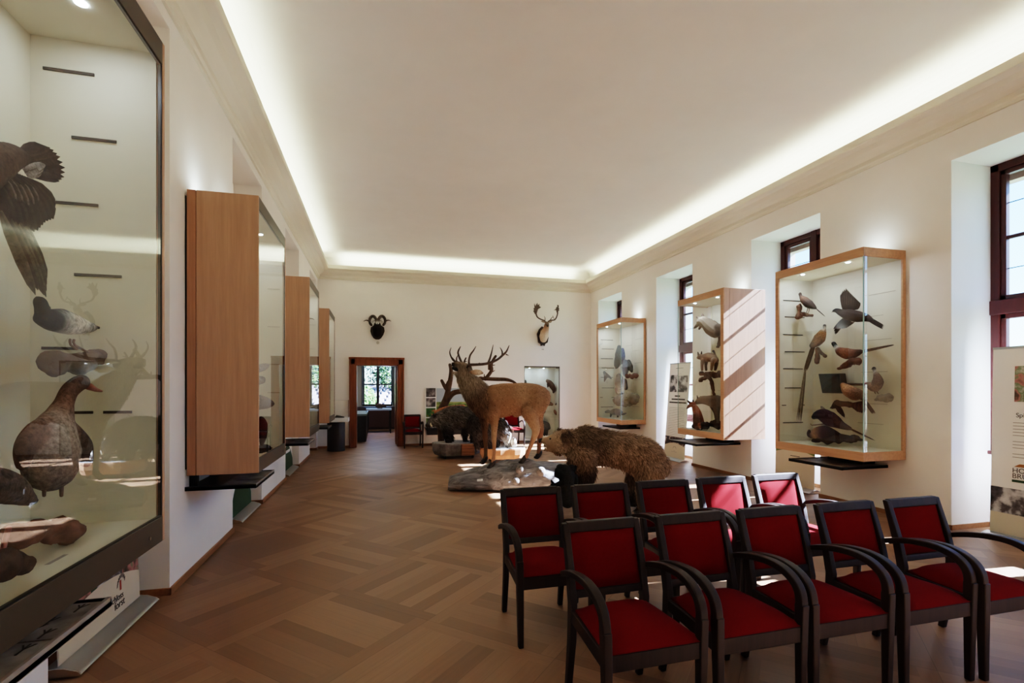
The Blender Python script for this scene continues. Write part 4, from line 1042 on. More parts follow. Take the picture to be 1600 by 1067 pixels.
for (x, y, o, c) in ((545,838,-.15,0), (490,826,.14,0), (752,805,-.13,1), (858,788,.12,1)):
    mb = MB(); V2.tubes(mb, [(x+16,y-28,15,o),(x+8,y-14,17,o),(x-8,y+4,17,o),(x-20,y+6,8,o)], n=9, sub=2); mb.build('hoof', M_HOOF, stag, smooth=True)

# ---- long grey log under the stag
def log_mesh(name, label, cat, axis, m, sect, n=26, bump=.02, seed=1, group=None):
    """axis: list of (point, radius_w, radius_h); half-log resting flat on the floor"""
    t = thing(name, label, cat, axis[0][0], group)
    r = random.Random(seed); V_ = []; F_ = []; k = 17
    P = [Vector(a[0]) for a in axis]; W = [a[1] for a in axis]; Hh = [a[2] for a in axis]
    P, W, Hh = crom(P, W, Hh, 8)
    for i, p in enumerate(P):
        T = (P[min(i+1, len(P)-1)]-P[max(i-1, 0)]).normalized(); S = Vector((T.y, -T.x, 0)).normalized()
        for j in range(k):
            a = PI*j/(k-1); rr = 1+bump*math.sin(3*a+i*.35+seed)+bump*.7*math.sin(i*.8+j)
            V_.append(p+S*(W[i]*math.cos(a)*rr*(1.0))+UP*(Hh[i]*math.sin(a)**.85*rr+.03))
    m_ = len(P)
    for i in range(m_-1):
        for j in range(k-1): F_.append((i*k+j, i*k+j+1, (i+1)*k+j+1, (i+1)*k+j))
        F_.append((i*k+k-1, i*k, (i+1)*k, (i+1)*k+k-1))
    mb = MB().add(V_, F_); bark = mb.build('bark', m, t, smooth=True)
    for i, s in ((0, -1), (m_-1, 1)):
        c = MB(); c.add([V_[i*k+j] for j in range(k)], [tuple(range(k))]); c.build('cut_face', M_CUTW, t)
    return t
def M_log():
    m = bpy.data.materials.new('weathered_log'); m.use_nodes = True; nt = m.node_tree; N = nt.nodes; Lk = nt.links; b = N['Principled BSDF']; b.inputs['Roughness'].default_value = .85
    tc = N.new('ShaderNodeTexCoord'); mp = N.new('ShaderNodeMapping'); mp.inputs['Scale'].default_value = (1.2, 6, 6)
    nz = N.new('ShaderNodeTexNoise'); nz.inputs['Scale'].default_value = 2.2; nz.inputs['Detail'].default_value = 8; nz.inputs['Distortion'].default_value = 1.2; nz.inputs['Roughness'].default_value = .65
    cr = N.new('ShaderNodeValToRGB'); e = cr.color_ramp.elements; e.new(.5); e[0].position = .3; e[0].color = (*lin((70,66,66)),1); e[1].position = .52; e[1].color = (*lin((126,121,120)),1); e[2].position = .72; e[2].color = (*lin((158,153,150)),1)
    Lk.new(tc.outputs['Object'], mp.inputs[0]); Lk.new(mp.outputs[0], nz.inputs['Vector']); Lk.new(nz.outputs[0], cr.inputs[0]); Lk.new(cr.outputs[0], b.inputs['Base Color'])
    bp = N.new('ShaderNodeBump'); bp.inputs['Strength'].default_value = .8; bp.inputs['Distance'].default_value = .03; Lk.new(nz.outputs[0], bp.inputs['Height']); Lk.new(bp.outputs[0], b.inputs['Normal'])
    return m
ML = M_log()
lg = log_mesh('fallen_log', 'long weathered grey log lying on the floor under the stag', 'log',
   [((1.05,7.62,0), .24, .15), ((1.22,7.58,0), .27, .23), ((1.45,7.56,0), .31, .27), ((1.70,7.52,0), .34, .36), ((1.95,7.46,0), .36, .40), ((2.25,7.38,0), .36, .41), ((2.6,7.30,0), .33, .37), ((2.95,7.22,0), .27, .28)], ML, None, bump=.045, seed=3)
LV = View(640, 530, 4.268, d=7.28)
for (x, y, r, nm) in ((880,880,26,'knot'), (735,865,22,'knot'), (708,948,26,'knot')):
    mb = MB(); c = LV.P(x, y, .085); R = LV.R(r)*.8
    nrm = (Vector((-CA*.0, 0, 0))-FWD+UP*.55).normalized()
    mb.tube([c-nrm*.12, c-nrm*.02, c+nrm*.005, c+nrm*.012], [R*1.7, R*1.35, R*1.05, R*.8], n=16); mb.tube([c+nrm*.0, c+nrm*.02], [R*.6, R*.5], n=12)
    mb.build(nm, mat('log_knot', (112,104,98), .85, noise=.35, scale=24, bump=.8), lg, smooth=True)
MB().hexa([LV.P(450,937,.0), LV.P(485,935,.0), LV.P(485,935,.04), LV.P(450,937,.04), LV.P(450,947,-.01), LV.P(485,945,-.01), LV.P(485,945,.04), LV.P(450,947,.04)]).build('name_plate', M_WHITE, lg)

# ---- brown bear
V = View(820, 640, 5.335, d=5.8)
C0 = (140,112,82); C1 = (108,86,64); C2 = (166,136,102); Cm = (166,136,98); Dk = (58,42,32)
bear = thing('brown_bear', 'shaggy brown bear walking with open mouth behind the back row of chairs', 'bear', V.P(720, 760))
limbs = [
 V.limb([(430,300,110),(500,285,150),(600,310,148),(720,325,142),(850,350,150),(980,400,165),(1060,440,148),(1105,465,105)], [C0,C1,C1,C0,C0,C0,C0,C0], lat=.82),
 V.limb([(430,290,125),(350,275,105),(285,268,92),(235,270,72),(205,272,52)], [C0,C2,C2,C2,C2], lat=.85),
 V.limb([(225,262,45),(180,258,32),(150,258,24),(135,258,18)], [Cm,Cm,Cm,(60,44,34)], lat=.9),
 V.limb([(270,322,60),(225,325,34),(190,330,20),(165,336,13)], [C0,C2,C2,Cm], lat=.85),
 V.limb([(335,225,46),(330,195,44),(318,172,26)], [C1,Dk,C2], -.15, lat=.45), V.limb([(300,185,30),(290,172,24),(286,168,14)], [C1,C1,Dk], .12, lat=.5),
 V.limb([(470,380,120,-.1),(500,500,76,-.14),(485,610,56,-.15),(475,700,48,-.15),(450,740,50,-.15),(420,752,34,-.15)], [C0,Dk,Dk,Dk,Dk,Dk], lat=.85),
 V.limb([(480,380,110,.1),(440,500,74,.16),(420,620,58,.17),(405,700,50,.17),(380,735,42,.17),(355,742,30,.17)], [C1,Dk,Dk,Dk,Dk,Dk], lat=.85),
 V.limb([(1030,470,138,-.08),(1000,580,104,-.14),(965,680,66,-.15),(962,750,46,-.15),(955,795,38,-.15),(925,808,28,-.15)], [C0,C0,C1,C1,Dk,Dk], lat=.75),
 V.limb([(1020,480,120,.08),(955,570,84,.15),(925,660,58,.16),(930,740,48,.16),(945,790,38,.16),(915,800,28,.16)], [C1,C1,C1,Dk,Dk,Dk], lat=.75),
 V.limb([(1120,420,50),(1160,450,36),(1178,485,22)], [C0,C0,C2], lat=.8),
]
def bfur(p):
    h = V.P(240, 0); return .12 if p.x < h.x else 1.
hx = V.P(330,0).x; mx = V.P(240,0).x
body = organic('body', limbs, .014, M_FURL, bear, FWD, 5, fur=dict(n=30000, where=bfur, len=lambda p: (.012 if p.x < mx else .03 if p.x < hx else .062), w=.0042,
   comb=lambda p: Vector((.5, .1, -.75)) if p.z > .75 else Vector((.15,.05,-1)), lift=.24, jit=.22, var=(.35,1.5), tip=2.0))
nb = MB(); V.tubes(nb, [(140,250,15),(126,258,17),(124,270,9)], n=9); nb.build('nose', mat('wet_nose', (22,18,17), .3), bear, smooth=True)
mo = MB(); V.tubes(mo, [(215,300,20),(185,300,17),(165,302,10)], n=9); mo.build('mouth', mat('mouth_black', (14,10,9), .5), bear, smooth=True)
tt = MB()
for (x, y, dx, dy) in ((160,284,2,16),(172,286,2,12),(184,288,1,9),(165,322,0,-14),(176,320,0,-10)):
    for o in (-.035, .035): V.tubes(tt, [(x,y,4,o),(x+dx,y+dy,1,o)], n=6, sub=1)
tt.build('teeth', mat('tooth_ivory', (226,214,184), .4), bear, smooth=True)
for o in (-.075, .075): eye(V, 208, 236, o, .011, bear)
cl = MB()
for q in range(4):
    for (x, y, o) in ((905,815,-.2+.03*q), (425,752,-.2+.03*q)): V.tubes(cl, [(x,y,7,o),(x-22,y+10,2,o)], n=6, sub=1)
cl.build('claws', M_HOOF, bear, smooth=True)
# log plinth under the bear
lb = log_mesh('split_log', 'pale split log on the floor carrying the bear, glimpsed between the chairs', 'log',
   [((1.75,5.62,0), .30, .07), ((2.3,5.50,0), .34, .10), ((2.9,5.35,0), .34, .10), ((3.35,5.22,0), .30, .07)], mat('pale_log', (168,146,124), .85, noise=.35, scale=8, stretch=(.4,3,3), bump=.7), None, bump=.01, seed=9)
BV = View(820, 640, 5.335, d=5.55)
st = thing('cut_stump', 'low reddish cut stump beside the bear\'s forepaws behind the chairs', 'stump', (1.78, 5.36, 0))
b = MB(); c = Vector((1.80, 5.30, 0)); b.tube([c, c+UP*.1, c+UP*.27], [.25, .22, .20], n=22); b.build('trunk', mat('stump_red_wood', (150,112,88), .9, noise=.4, scale=14, stretch=(1,1,.3), bump=.9), st, smooth=True)
MB().tube([c+UP*.27, c+UP*.275], [.195, .19], n=22).build('cut_face', M_CUTW, st)
# charred root
rt = thing('charred_root', 'gnarled black root standing on the reddish stump in front of the bear', 'root', c+UP*.27)
limbs = [BV.limb([(355,760,62),(350,690,58),(345,610,62),(350,550,66),(330,500,52),(300,490,28)], (40,38,34), .0), BV.limb([(350,540,45),(400,500,34),(425,480,14)], (26,24,22), .03), BV.limb([(310,545,40),(270,520,30),(258,490,10)], (26,24,22), -.04), BV.limb([(320,600,36),(260,620,20),(215,615,9)], (26,24,22), -.05), BV.limb([(320,640,30),(265,645,16),(205,640,6)], (26,24,22), .05), BV.limb([(345,520,34),(350,485,20),(345,474,8)], (26,24,22)), BV.limb([(300,500,22),(285,478,26),(300,465,16)], (36,34,30)), BV.limb([(380,505,24),(390,478,28),(400,470,14)], (36,34,30)), BV.limb([(290,560,18),(262,548,20),(252,530,10)], (30,28,25)), BV.limb([(240,618,14),(225,600,12),(222,585,6)], (30,28,25)), BV.limb([(225,640,12),(210,655,10),(200,665,5)], (30,28,25)), BV.limb([(420,560,14),(432,590,16),(430,630,10)], (36,34,30)), BV.limb([(395,640,24),(425,600,20),(430,550,12)], (30,28,25), .02)]
organic('root', limbs, .012, attr_mat('charred', .9, .5, 30, bump=1.), rt, FWD, 1)

# ---- wild boars on wheeled stumps
def stump(cx, cy, rx, ry, h, label, seed):
    t = thing('log_podium', label, 'stump', (cx, cy, 0), 'log slice podiums on castors')
    r = random.Random(seed); n = 26; V_ = []; F_ = []
    rad = [1+.10*math.sin(2*a+seed)+.06*math.sin(5*a)+.03*r.random() for a in [2*PI*i/n for i in range(n)]]
    for z, k in ((.075, .93), (.16, 1.0), (h-.03, 1.02), (h, 1.0)):
        V_ += [(cx+rx*k*rad[i]*math.cos(2*PI*i/n), cy+ry*k*rad[i]*math.sin(2*PI*i/n), z) for i in range(n)]
    for q in range(3): F_ += [(q*n+i, q*n+(i+1)%n, (q+1)*n+(i+1)%n, (q+1)*n+i) for i in range(n)]
    F_ += [tuple(range(n-1,-1,-1))]
    MB().add(V_, F_).build('bark', M_BARK if seed == 1 else mat('orange_barkless_log', (168,124,88), .8, noise=.3, scale=6, stretch=(1,1,.2), bump=.5), t)
    MB().add(V_[3*n:], [tuple(range(n))]).build('cut_top', mat('grey_log_top', (150,146,142), .85, noise=.2, scale=12), t)
    if seed == 1:   # a flat sawn window of bare wood on the side facing the room
        MB().prism([(cx+.02, cy-ry*1.12, .09), (cx+.30, cy-ry*1.10, .09), (cx+.30, cy-ry*1.10, h-.01), (cx+.02, cy-ry*1.12, h-.01)], (0, .25, 0)).build('sawn_face', M_CUTW, t)
    for (a, b_) in ((-.6, -.5), (.6, -.5), (-.6, .5), (.6, .5)):
        MB().tube([(cx+rx*a-.02, cy+ry*b_, .04), (cx+rx*a+.02, cy+ry*b_, .04)], .04, n=12).build('castor', M_BLACK, t)
        MB().box(cx+rx*a-.012, cx+rx*a+.012, cy+ry*b_-.012, cy+ry*b_+.012, .05, .09).build('castor_stem', M_METAL, t)
    return t
stump(1.70, 11.05, .50, .42, .34, 'grey-barked log podium on castors under the dark boar', 1)
stump(2.56, 10.2, .44, .34, .29, 'orange barkless log podium lit by sun behind the stag', 2)
V = View(640, 560, 6.67, d=11.05)
D1 = (88,80,74); D2 = (58,51,47); D3 = (120,110,100); Or = (190,112,56)
V_b = V
boar = thing('wild_boar', 'dark bristly wild boar standing on the grey-barked podium, facing left', 'boar', V.P(500, 870))
limbs = [V.limb([(345,640,95),(420,620,118),(520,610,118),(610,620,100),(670,640,80),(700,655,50)], [D3,D1,D1,D1,D2,D2], lat=.6),
 V.limb([(370,640,100),(300,640,80),(250,655,58),(215,672,36),(195,690,26)], [D1,D3,D3,D3,D1], lat=.65),
 V.limb([(390,700,60,-.08),(385,780,34,-.1),(395,830,24,-.1),(410,868,22,-.1)], [D2]*4), V.limb([(400,700,50,.1),(410,800,30,.1),(430,868,20,.1)], [D2]*3),
 V.limb([(655,660,70,-.06),(665,740,44,-.1),(655,800,26,-.1),(655,868,20,-.1)], [D2]*4), V.limb([(600,680,60,.1),(570,770,36,.1),(572,820,24,.1),(572,862,20,.1)], [D2]*4),
 V.limb([(270,600,26),(255,585,14)], [D2,D2], -.06, lat=.5), V.limb([(705,650,12),(722,700,8),(720,740,5)], [D2]*3)]
organic('body', limbs, .015, M_FURL, boar, FWD, 3, fur=dict(n=4500, len=.085, w=.007, comb=Vector((.7,.1,-.45)), lift=.3, jit=.25, var=(.3,1.9), tip=1.8))
for o in (-.08, .05): 
    mb = MB(); V.tubes(mb, [(235,700,8,o),(225,685,7,o),(228,668,3,o)]); mb.build('tusk', mat('tooth_ivory', (226,214,184), .4), boar, smooth=True)
eye(V, 268, 640, -.1, .009, boar)
mb = MB(); V.tubes(mb, [(198,690,24),(186,694,22)], n=12); mb.build('snout', mat('snout_grey', (70,58,52), .6), boar, smooth=True)
# second boar: head lowered to the right, behind the stag's forelegs
V = View(760, 620, 7.62, d=10.35)
G1 = (80,70,62); G2 = (120,110,100); G3 = (178,168,154)
b2 = thing('wild_boar', 'grey wild boar rooting head-down behind the stag\'s forelegs, snout in sunlight', 'boar', V.P(150, 590))
limbs = [V.limb([(-90,330,150),(0,340,165),(90,360,150),(160,390,110)], [D2,D1,G1,G1], lat=.6), V.limb([(150,380,110),(205,440,80),(235,500,48),(240,545,30),(236,572,22)], [G1,G2,G3,G3,G1], lat=.7),
 V.limb([(30,420,70,-.08),(40,500,40,-.08),(45,585,26,-.08)], [D2]*3), V.limb([(100,420,60,.1),(120,510,36,.1),(125,580,24,.1)], [D2]*3), V.limb([(-110,400,70,-.05),(-120,500,40,-.05),(-110,590,26,-.05)], [D2]*3), V.limb([(-60,400,60,.1),(-60,500,36,.1),(-55,585,26,.1)], [D2]*3),
 V.limb([(225,370,30),(270,365,34),(300,385,12)], [G2,(60,46,40),(190,150,130)], -.05, lat=.4), V.limb([(200,360,24),(225,330,20),(235,312,8)], [G1,D1,D1], .07, lat=.4)]
organic('body', limbs, .015, M_FURL, b2, FWD, 3, fur=dict(n=3500, len=.08, w=.007, comb=Vector((.5,.0,-.8)), lift=.3, jit=.25, var=(.3,1.9), tip=1.8))
mb = MB(); V.tubes(mb, [(260,540,9,-.06),(285,455,8,-.06),(290,430,3,-.06)]); mb.build('tusk', mat('tooth_ivory', (226,214,184), .4), b2, smooth=True)
eye(V, 222, 440, -.1, .01, b2)
pig = thing('boar_piglet', 'small pale piglet sitting in the sun at the end of the orange podium', 'piglet', V.P(325, 580))
organic('body', [V.limb([(330,560,36),(325,530,34),(322,505,26)], [(226,214,196),(220,206,186),(90,70,56)], lat=.8), V.limb([(325,505,22),(310,515,14),(298,522,9)], [(100,80,62),(190,170,148),(90,70,60)]), V.limb([(345,560,20),(352,580,14)], (214,200,180)), V.limb([(312,555,14,-.03),(310,582,10,-.03)], (220,208,190)), V.limb([(335,490,10),(340,478,5)], (60,46,38), -.02, lat=.5)], .008, M_FUR, pig, FWD, 2)
eye(V, 318, 503, -.035, .005, pig)

# ---- driftwood tree with lynx-less perch branches behind boar and stag
V = View(640, 560, 6.67, d=11.35)
dt = thing('driftwood_tree', 'forked dead tree trunk with bent branches behind the boar and stag', 'tree', V.P(330, 850))
mb = MB()
V.tubes(mb, [(330,870,34),(325,760,34),(320,640,36),(330,540,38),(360,470,36),(388,390,30),(408,300,28),(428,200,24),(432,120,20),(420,66,16)], n=10)
V.tubes(mb, [(395,330,22),(365,290,20),(335,232,16)], n=9); V.tubes(mb, [(385,275,12),(398,238,8)], n=7)
V.tubes(mb, [(345,520,36),(380,450,36),(425,385,32),(480,352,28),(560,350,26),(650,400,30)], n=10)
mb.build('trunk', M_DRIFT, dt, smooth=True)
V = View(680, 530, 7.115, d=11.35)
mb = MB()
V.tubes(mb, [(420,520,26),(480,440,22),(560,440,20),(700,445,22),(800,450,20),(890,485,12),(960,560,8)], n=9)
V.tubes(mb, [(560,440,22),(600,390,20),(628,340,19),(622,290,18),(640,240,16),(672,188,14)], n=9); V.tubes(mb, [(600,330,14),(598,280,12)], n=7); V.tubes(mb, [(640,360,6),(664,345,3)], n=6); V.tubes(mb, [(548,420,8),(545,388,4)], n=6); V.tubes(mb, [(630,290,7),(665,285,3)], n=6)
mb.build('branch', M_DRIFT, dt, smooth=True)
V = View(640, 560, 6.67, d=11.2)
mb = MB(); V.tubes(mb, [(285,565,30),(330,560,46),(400,540,44),(480,520,34),(560,500,20)], n=10); mb.build('broken_limb', mat('orange_split_wood', (166,108,66), .8, noise=.4, scale=14, bump=.8), dt, smooth=True)

# ---- trophies on the back wall
V = View(550, 470, 11.85, Y=13.40)
mf = thing('mouflon_head_mount', 'dark mouflon head with curled horns on a round plaque above the door', 'trophy', V.P(470, 550, .12))
mb = MB(); pts = [(470,460),(400,455),(350,490),(340,560),(362,630),(400,690),(440,715),(500,715),(540,690),(580,630),(605,560),(595,490),(545,455)]
mb.prism([V.P(x, y, .09) for x, y in pts], (0, .035, 0)); mb.build('plaque', mat('dark_plaque', (52,36,26), .5), mf, bevel=.008)
organic('head', [V.limb([(470,600,80,-.02),(470,520,90,-.03),(470,440,62,-.10)], [(34,24,18),(30,22,17),(60,48,38)], lat=1.), V.limb([(470,360,50,-.06),(470,380,46,-.14),(470,410,32,-.22),(470,425,24,-.27)], [(66,54,44),(70,58,48),(170,160,148),(226,220,210)]), V.limb([(470,620,50,.0),(470,640,30,.03)], [(40,28,20),(190,176,150)])], .011, M_FUR, mf, Vector((0,1,0)), 2)
for s in (-1, 1):
    mb = MB(); V.tubes(mb, [(470+s*22,340,26,-.06),(470+s*60,290,28,-.02),(470+s*105,290,27,.0),(470+s*140,340,25,.0),(470+s*140,410,22,-.03),(470+s*110,450,19,-.08),(470+s*120,420,16,-.12),(470+s*165,370,13,-.13),(470+s*215,360,9,-.12),(470+s*255,380,3,-.1)], n=9, sub=5); mb.build('horn', M_HORN, mf, smooth=True)
    organic('ear', [V.limb([(470+s*50,360,10,-.06),(470+s*85,375,26,-.04),(470+s*90,400,12,-.03)], [(150,140,128),(222,214,204),(210,200,190)], lat=.5)], .01, M_FUR, mf, Vector((0,1,0)), 1)
for o in (-1, 1): eye(V, 470+o*34, 375, -.15, .011, mf)
mb = MB(); V.tubes(mb, [(470,412,9,-.30),(470,425,10,-.31)]); mb.build('nose', mat('wet_nose', (22,18,17), .3), mf, smooth=True)
tag(MB().disc(V.P(478,775,.13)+Vector((0,0,0)), (0,-1,0), .04, .012, 18).build('wall_button', mat('button_grey', (196,190,182), .5), None, bevel=.003), 'small round grey fitting on the wall under the mouflon head', 'fitting')
V = View(810, 460, 10.67, Y=13.40)
fd = thing('fallow_deer_head_mount', 'fallow deer shoulder mount with palmate antlers on a carved plaque, right of the stag', 'trophy', V.P(420, 700, .12))
mb = MB(); pts = [(392,530),(340,590),(312,660),(322,740),(330,805),(370,825),(375,860),(410,845),(440,860),(450,825),(490,800),(505,720),(500,620),(450,560)]
mb.prism([V.P(x, y, .09) for x, y in pts], (0, .03, 0)); mb.build('plaque', mat('dark_plaque', (52,36,26), .5), fd, bevel=.006)
organic('head', [V.limb([(420,740,62,.0),(425,700,80,-.01),(440,620,66,-.06),(462,560,48,-.16),(470,510,42,-.22)], [(196,178,150),(206,190,164),(190,160,126),(170,134,100),(124,98,74)]), V.limb([(472,470,40,-.2),(478,495,36,-.28),(484,520,20,-.36),(487,530,15,-.38)], [(110,86,64),(118,94,72),(90,70,54),(30,24,20)]), V.limb([(400,620,40,.0),(380,590,30,.03)], [(90,62,42),(70,48,34)])], .011, M_FUR, fd, Vector((0,1,0)), 2)
for s, pts in ((-1, [(440,470,8),(410,452,18),(375,440,5)]), (1, [(505,470,8),(535,455,20),(565,440,5)])): organic('ear', [V.limb(pts, (150,128,104), -.2, lat=.5)], .009, M_FUR, fd, Vector((0,1,0)), 1)
for x in (455, 500): eye(V, x, 478, -.25, .011, fd)
mb = MB(); V.tubes(mb, [(450,455,11,-.2),(430,435,11,-.2),(370,412,11,-.2),(320,380,11,-.2),(297,330,13,-.2),(290,280,16,-.2)], sub=4); V.tubes(mb, [(440,440,7,-.2),(445,400,6,-.24),(430,360,2,-.26)])
mb.prism([V.P(x, y, -.21) for x, y in [(275,320),(250,275),(262,262),(255,225),(272,228),(265,150),(285,195),(315,140),(325,180),(350,155),(350,195),(380,215),(345,235),(325,250),(312,300),(300,335)]], (0, .02, 0)); mb.build('antler', M_ANTLER, fd, smooth=False)
mb = MB(); V.tubes(mb, [(495,455,11,-.2),(530,432,11,-.2),(600,425,11,-.2),(632,385,11,-.2),(650,330,11,-.2),(652,280,13,-.2)], sub=4); V.tubes(mb, [(520,440,7,-.2),(550,395,6,-.24),(578,368,5,-.25),(570,350,2,-.26)]); V.tubes(mb, [(578,375,5,-.24),(600,410,4,-.2)])
mb.prism([V.P(x, y, -.21) for x, y in [(640,300),(632,262),(592,262),(625,240),(638,205),(652,215),(650,172),(672,180),(672,225),(685,235),(672,255),(690,265),(668,275),(662,305)]], (0, .02, 0)); mb.build('antler', M_ANTLER, fd, smooth=False)
tag(MB().box(*sum(([a, b] for a, b in zip(V.P(390,910,.118), V.P(425,922,.128))), [])).build('wall_label', M_INKL), 'tiny grey label on the wall under the fallow deer trophy', 'label')
# ---------------------------------------------------------------- specimens inside the cases
def lerp_poly(pts, n):
    P = [Vector(p) for p in pts]; L = [0]
    for a, b in zip(P, P[1:]): L.append(L[-1]+(b-a).length)
    out = []
    for i in range(n):
        s = L[-1]*i/(n-1); j = 0
        while j < len(P)-2 and L[j+1] < s: j += 1
        t = (s-L[j])/max(1e-9, L[j+1]-L[j]); out.append(P[j].lerp(P[j+1], min(1, t)))
    return out
def bird(v, name, label, limbs, group, wings=(), tails=(), legs=(), eyes=(), bills=(), vox=.006, cat='bird', furm=None, smooth=2):
    c = limbs[0]['p'][0][0]
    t = thing(name, label, cat, c, group)
    organic('body', limbs, vox, furm or M_FEATH, t, v.L(), smooth)
    for nm, lst in (('wing', wings), ('tail', tails)):
        for (roots, tips, n, w, cols, off) in lst:
            R_ = lerp_poly([v.P(*q) for q in roots], n); T_ = lerp_poly([v.P(*q) for q in tips], n)
            feathers(nm, R_, T_, w, cols, M_FEATH, t, (ray(v.x0, v.y0)*-1).normalized(), curve=off)
    for pts in legs:
        mb = MB(); v.tubes(mb, pts, n=6, sub=2); mb.build('leg', mat('bird_leg', (120,96,80), .6), t, smooth=True)
    for pts in bills:
        mb = MB(); v.tubes(mb, pts[1], n=8, sub=2); mb.build('bill', mat('bill_%d_%d_%d' % pts[0], pts[0], .5), t, smooth=True)
    for (x, y, o, r) in eyes: eye(v, x, y, o, r, t)
    return t
def rock(v, name, label, pts, m, cat='rock', group=None, sub=4, lat=1., wob=.0):
    mb = MB(); mb.tube([v.P(*q[:2], q[3] if len(q) > 3 else 0) for q in pts], [v.R(q[2], q[0], q[1]) for q in pts], n=20, sub=sub*2, caps='round', L=v.L(), lat=lat)
    o = mb.build(name, m, None, smooth=True); tag(o, label, cat, group)
    d = o.modifiers.new('lumps', 'DISPLACE'); tx = bpy.data.textures.new(name+'_lumps', 'CLOUDS'); tx.noise_scale = .09; d.texture = tx; d.strength = min(.12, 1.7*max(v.R(q[2], q[0], q[1]) for q in pts)); d.texture_coords = 'GLOBAL'; d.mid_level = .5
    return o
BR = (104,72,48); BD = (58,42,34); CH_ = (124,64,36); BK = (28,26,28); GR_ = (120,114,108); WH = (214,208,194); TN = (150,118,84)
# ---- pheasant case
GP = 'pheasants in the nearest glazed case'
A_ = View(1220, 430, 7.11, X=5.62); A2 = View(1220, 430, 7.11, X=5.74)
bird(A_, 'hen_pheasant', 'brown hen pheasant on a stub, top left in the pheasant case', [A_.limb([(215,205,15),(222,232,16),(260,275,40),(310,320,46),(350,345,32),(385,365,14)], [BD,BD,BR,BD,BD,BD], lat=1.1)], GP,
     tails=[([(370,350),(385,368)], [(490,455),(496,462)], 6, 0.0050, [BD,BR], 0)], legs=[[(300,365,5),(290,400,4),(280,425,4)], [(318,365,5),(312,400,4),(300,425,4)]], bills=[((90,80,66), [(205,205,6),(196,210,2)])], eyes=[(209,202,-.03,.004)])
rock(A_, 'perch_stub', 'reddish wood stub perch under the hen pheasant', [(205,460,30),(205,400,30),(205,350,28),(215,325,16)], M_PERCH, 'perch'); rock(A_, 'perch_branch', 'short reddish branch the hen pheasant stands on', [(230,420,18),(280,440,18),(345,448,14)], M_PERCH, 'perch')
bird(A2, 'flying_pheasant', 'dark pheasant with spread wings flying across the middle of the pheasant case', [A2.limb([(590,395,16),(622,392,26),(680,420,40),(760,440,66),(860,460,62),(940,470,46),(1010,500,22)], [BK,BK,BD,BD,BD,BD,BD], lat=.9)], GP,
     wings=[([(690,380),(800,390),(850,380)], [(665,210),(690,165),(725,140),(770,190),(830,250),(880,300)], 16, .015, [(64,50,42),(80,64,52)], .01), ([(690,480),(800,520)], [(585,600),(600,665),(645,600),(720,590),(810,530)], 14, .015, [(64,50,42),(80,64,52)], .01)],
     tails=[([(960,455),(960,500)], [(1150,560,.03),(1135,600,.03)], 6, 0.0074, [BD,(84,64,48)], 0)], bills=[((120,110,90), [(580,400,8),(566,412,3)])], eyes=[(590,390,-.06,.005)])
bird(A_, 'long_tailed_pheasant', 'golden speckled pheasant with very long barred tail hanging down in the pheasant case', [A_.limb([(486,560,17),(482,590,18),(462,640,42),(430,700,62),(390,750,50),(350,780,30)], [(40,34,32),(206,200,188),(150,106,52),(136,94,50),(110,78,48),BD], lat=1.)], GP,
     tails=[([(345,775),(380,790)], [(255,1060),(290,1060)], 6, 0.0099, [(128,96,64),(90,66,46)], 0), ([(270,1020),(280,1030)], [(175,1620,-.02),(220,1650,-.02)], 4, .010, [(168,150,120),(96,80,62)], 0)], bills=[((170,160,120), [(488,552,6),(500,556,2)])], wings=[([(400,690),(440,690)], [(330,770),(380,790)], 6, .014, [(96,70,44),(170,130,76)], .02)])
rock(A_, 'perch_post', 'dark wooden bracket carrying the long-tailed pheasant', [(400,960,26),(405,880,26),(410,820,24)], M_PERCH, 'perch'); rock(A_, 'perch_branch', 'short forked branch beside the long-tailed pheasant', [(410,830,24),(450,860,20),(488,895,16)], M_DRIFT, 'perch')
A3 = View(1220, 430, 7.11, X=5.80)
bird(A3, 'cock_pheasant', 'chestnut cock pheasant with white neck ring and raised tail in the pheasant case', [A3.limb([(588,760,24),(605,785,24),(622,810,26),(660,845,48),(730,870,64),(810,870,52),(880,850,28)], [(40,30,36),(30,40,40),WH,(110,58,34),(134,86,48),(118,74,44),BD], lat=.95)], GP,
     tails=[([(880,840),(880,865)], [(1255,768,.12),(1262,776,.12)], 5, 0.0062, [(120,90,60),(84,62,44)], 0)], wings=[([(670,830),(720,840)], [(830,910),(860,870)], 6, .018, [(150,110,66),(110,78,48)], .03)], bills=[((190,180,150), [(568,752,7),(552,745,3)])], eyes=[(580,755,-.05,.005)], legs=[[(760,925,6),(755,950,5)], [(790,920,6),(800,945,5)]])
rock(A3, 'wood_base', 'curled reddish wood base under the ring-necked cock pheasant', [(640,1035,16),(690,1015,26),(760,975,40),(830,960,46),(868,985,22)], M_PERCH, 'perch')
B_ = View(1220, 560, 6.667, X=5.86)
bird(B_, 'grey_hen_pheasant', 'grey-brown hen pheasant standing on a flat stone at the right of the pheasant case', [B_.limb([(970,105,20),(978,135,16),(1000,180,34),(1010,240,56),(980,300,54),(920,280,36),(880,270,18)], [(70,60,54),(190,182,168),(104,80,64),(98,74,60),(140,106,78),(130,100,76),BD], lat=.9)], GP,
     tails=[([(890,262),(890,280)], [(650,262,-.1),(660,275,-.1)], 5, 0.0062, [(120,92,68),(90,70,54)], 0)], legs=[[(990,330,6),(1015,365,5)], [(970,335,6),(985,365,5)]], bills=[((90,80,66), [(955,108,7),(945,112,3)])])
rock(B_, 'flat_stone', 'grey-green flat stone under the grey hen pheasant', [(990,430,26),(1050,410,42),(1110,410,40),(1145,430,18)], mat('lichen_stone', (126,116,98), .9, noise=.3, scale=20, bump=.7), 'rock')
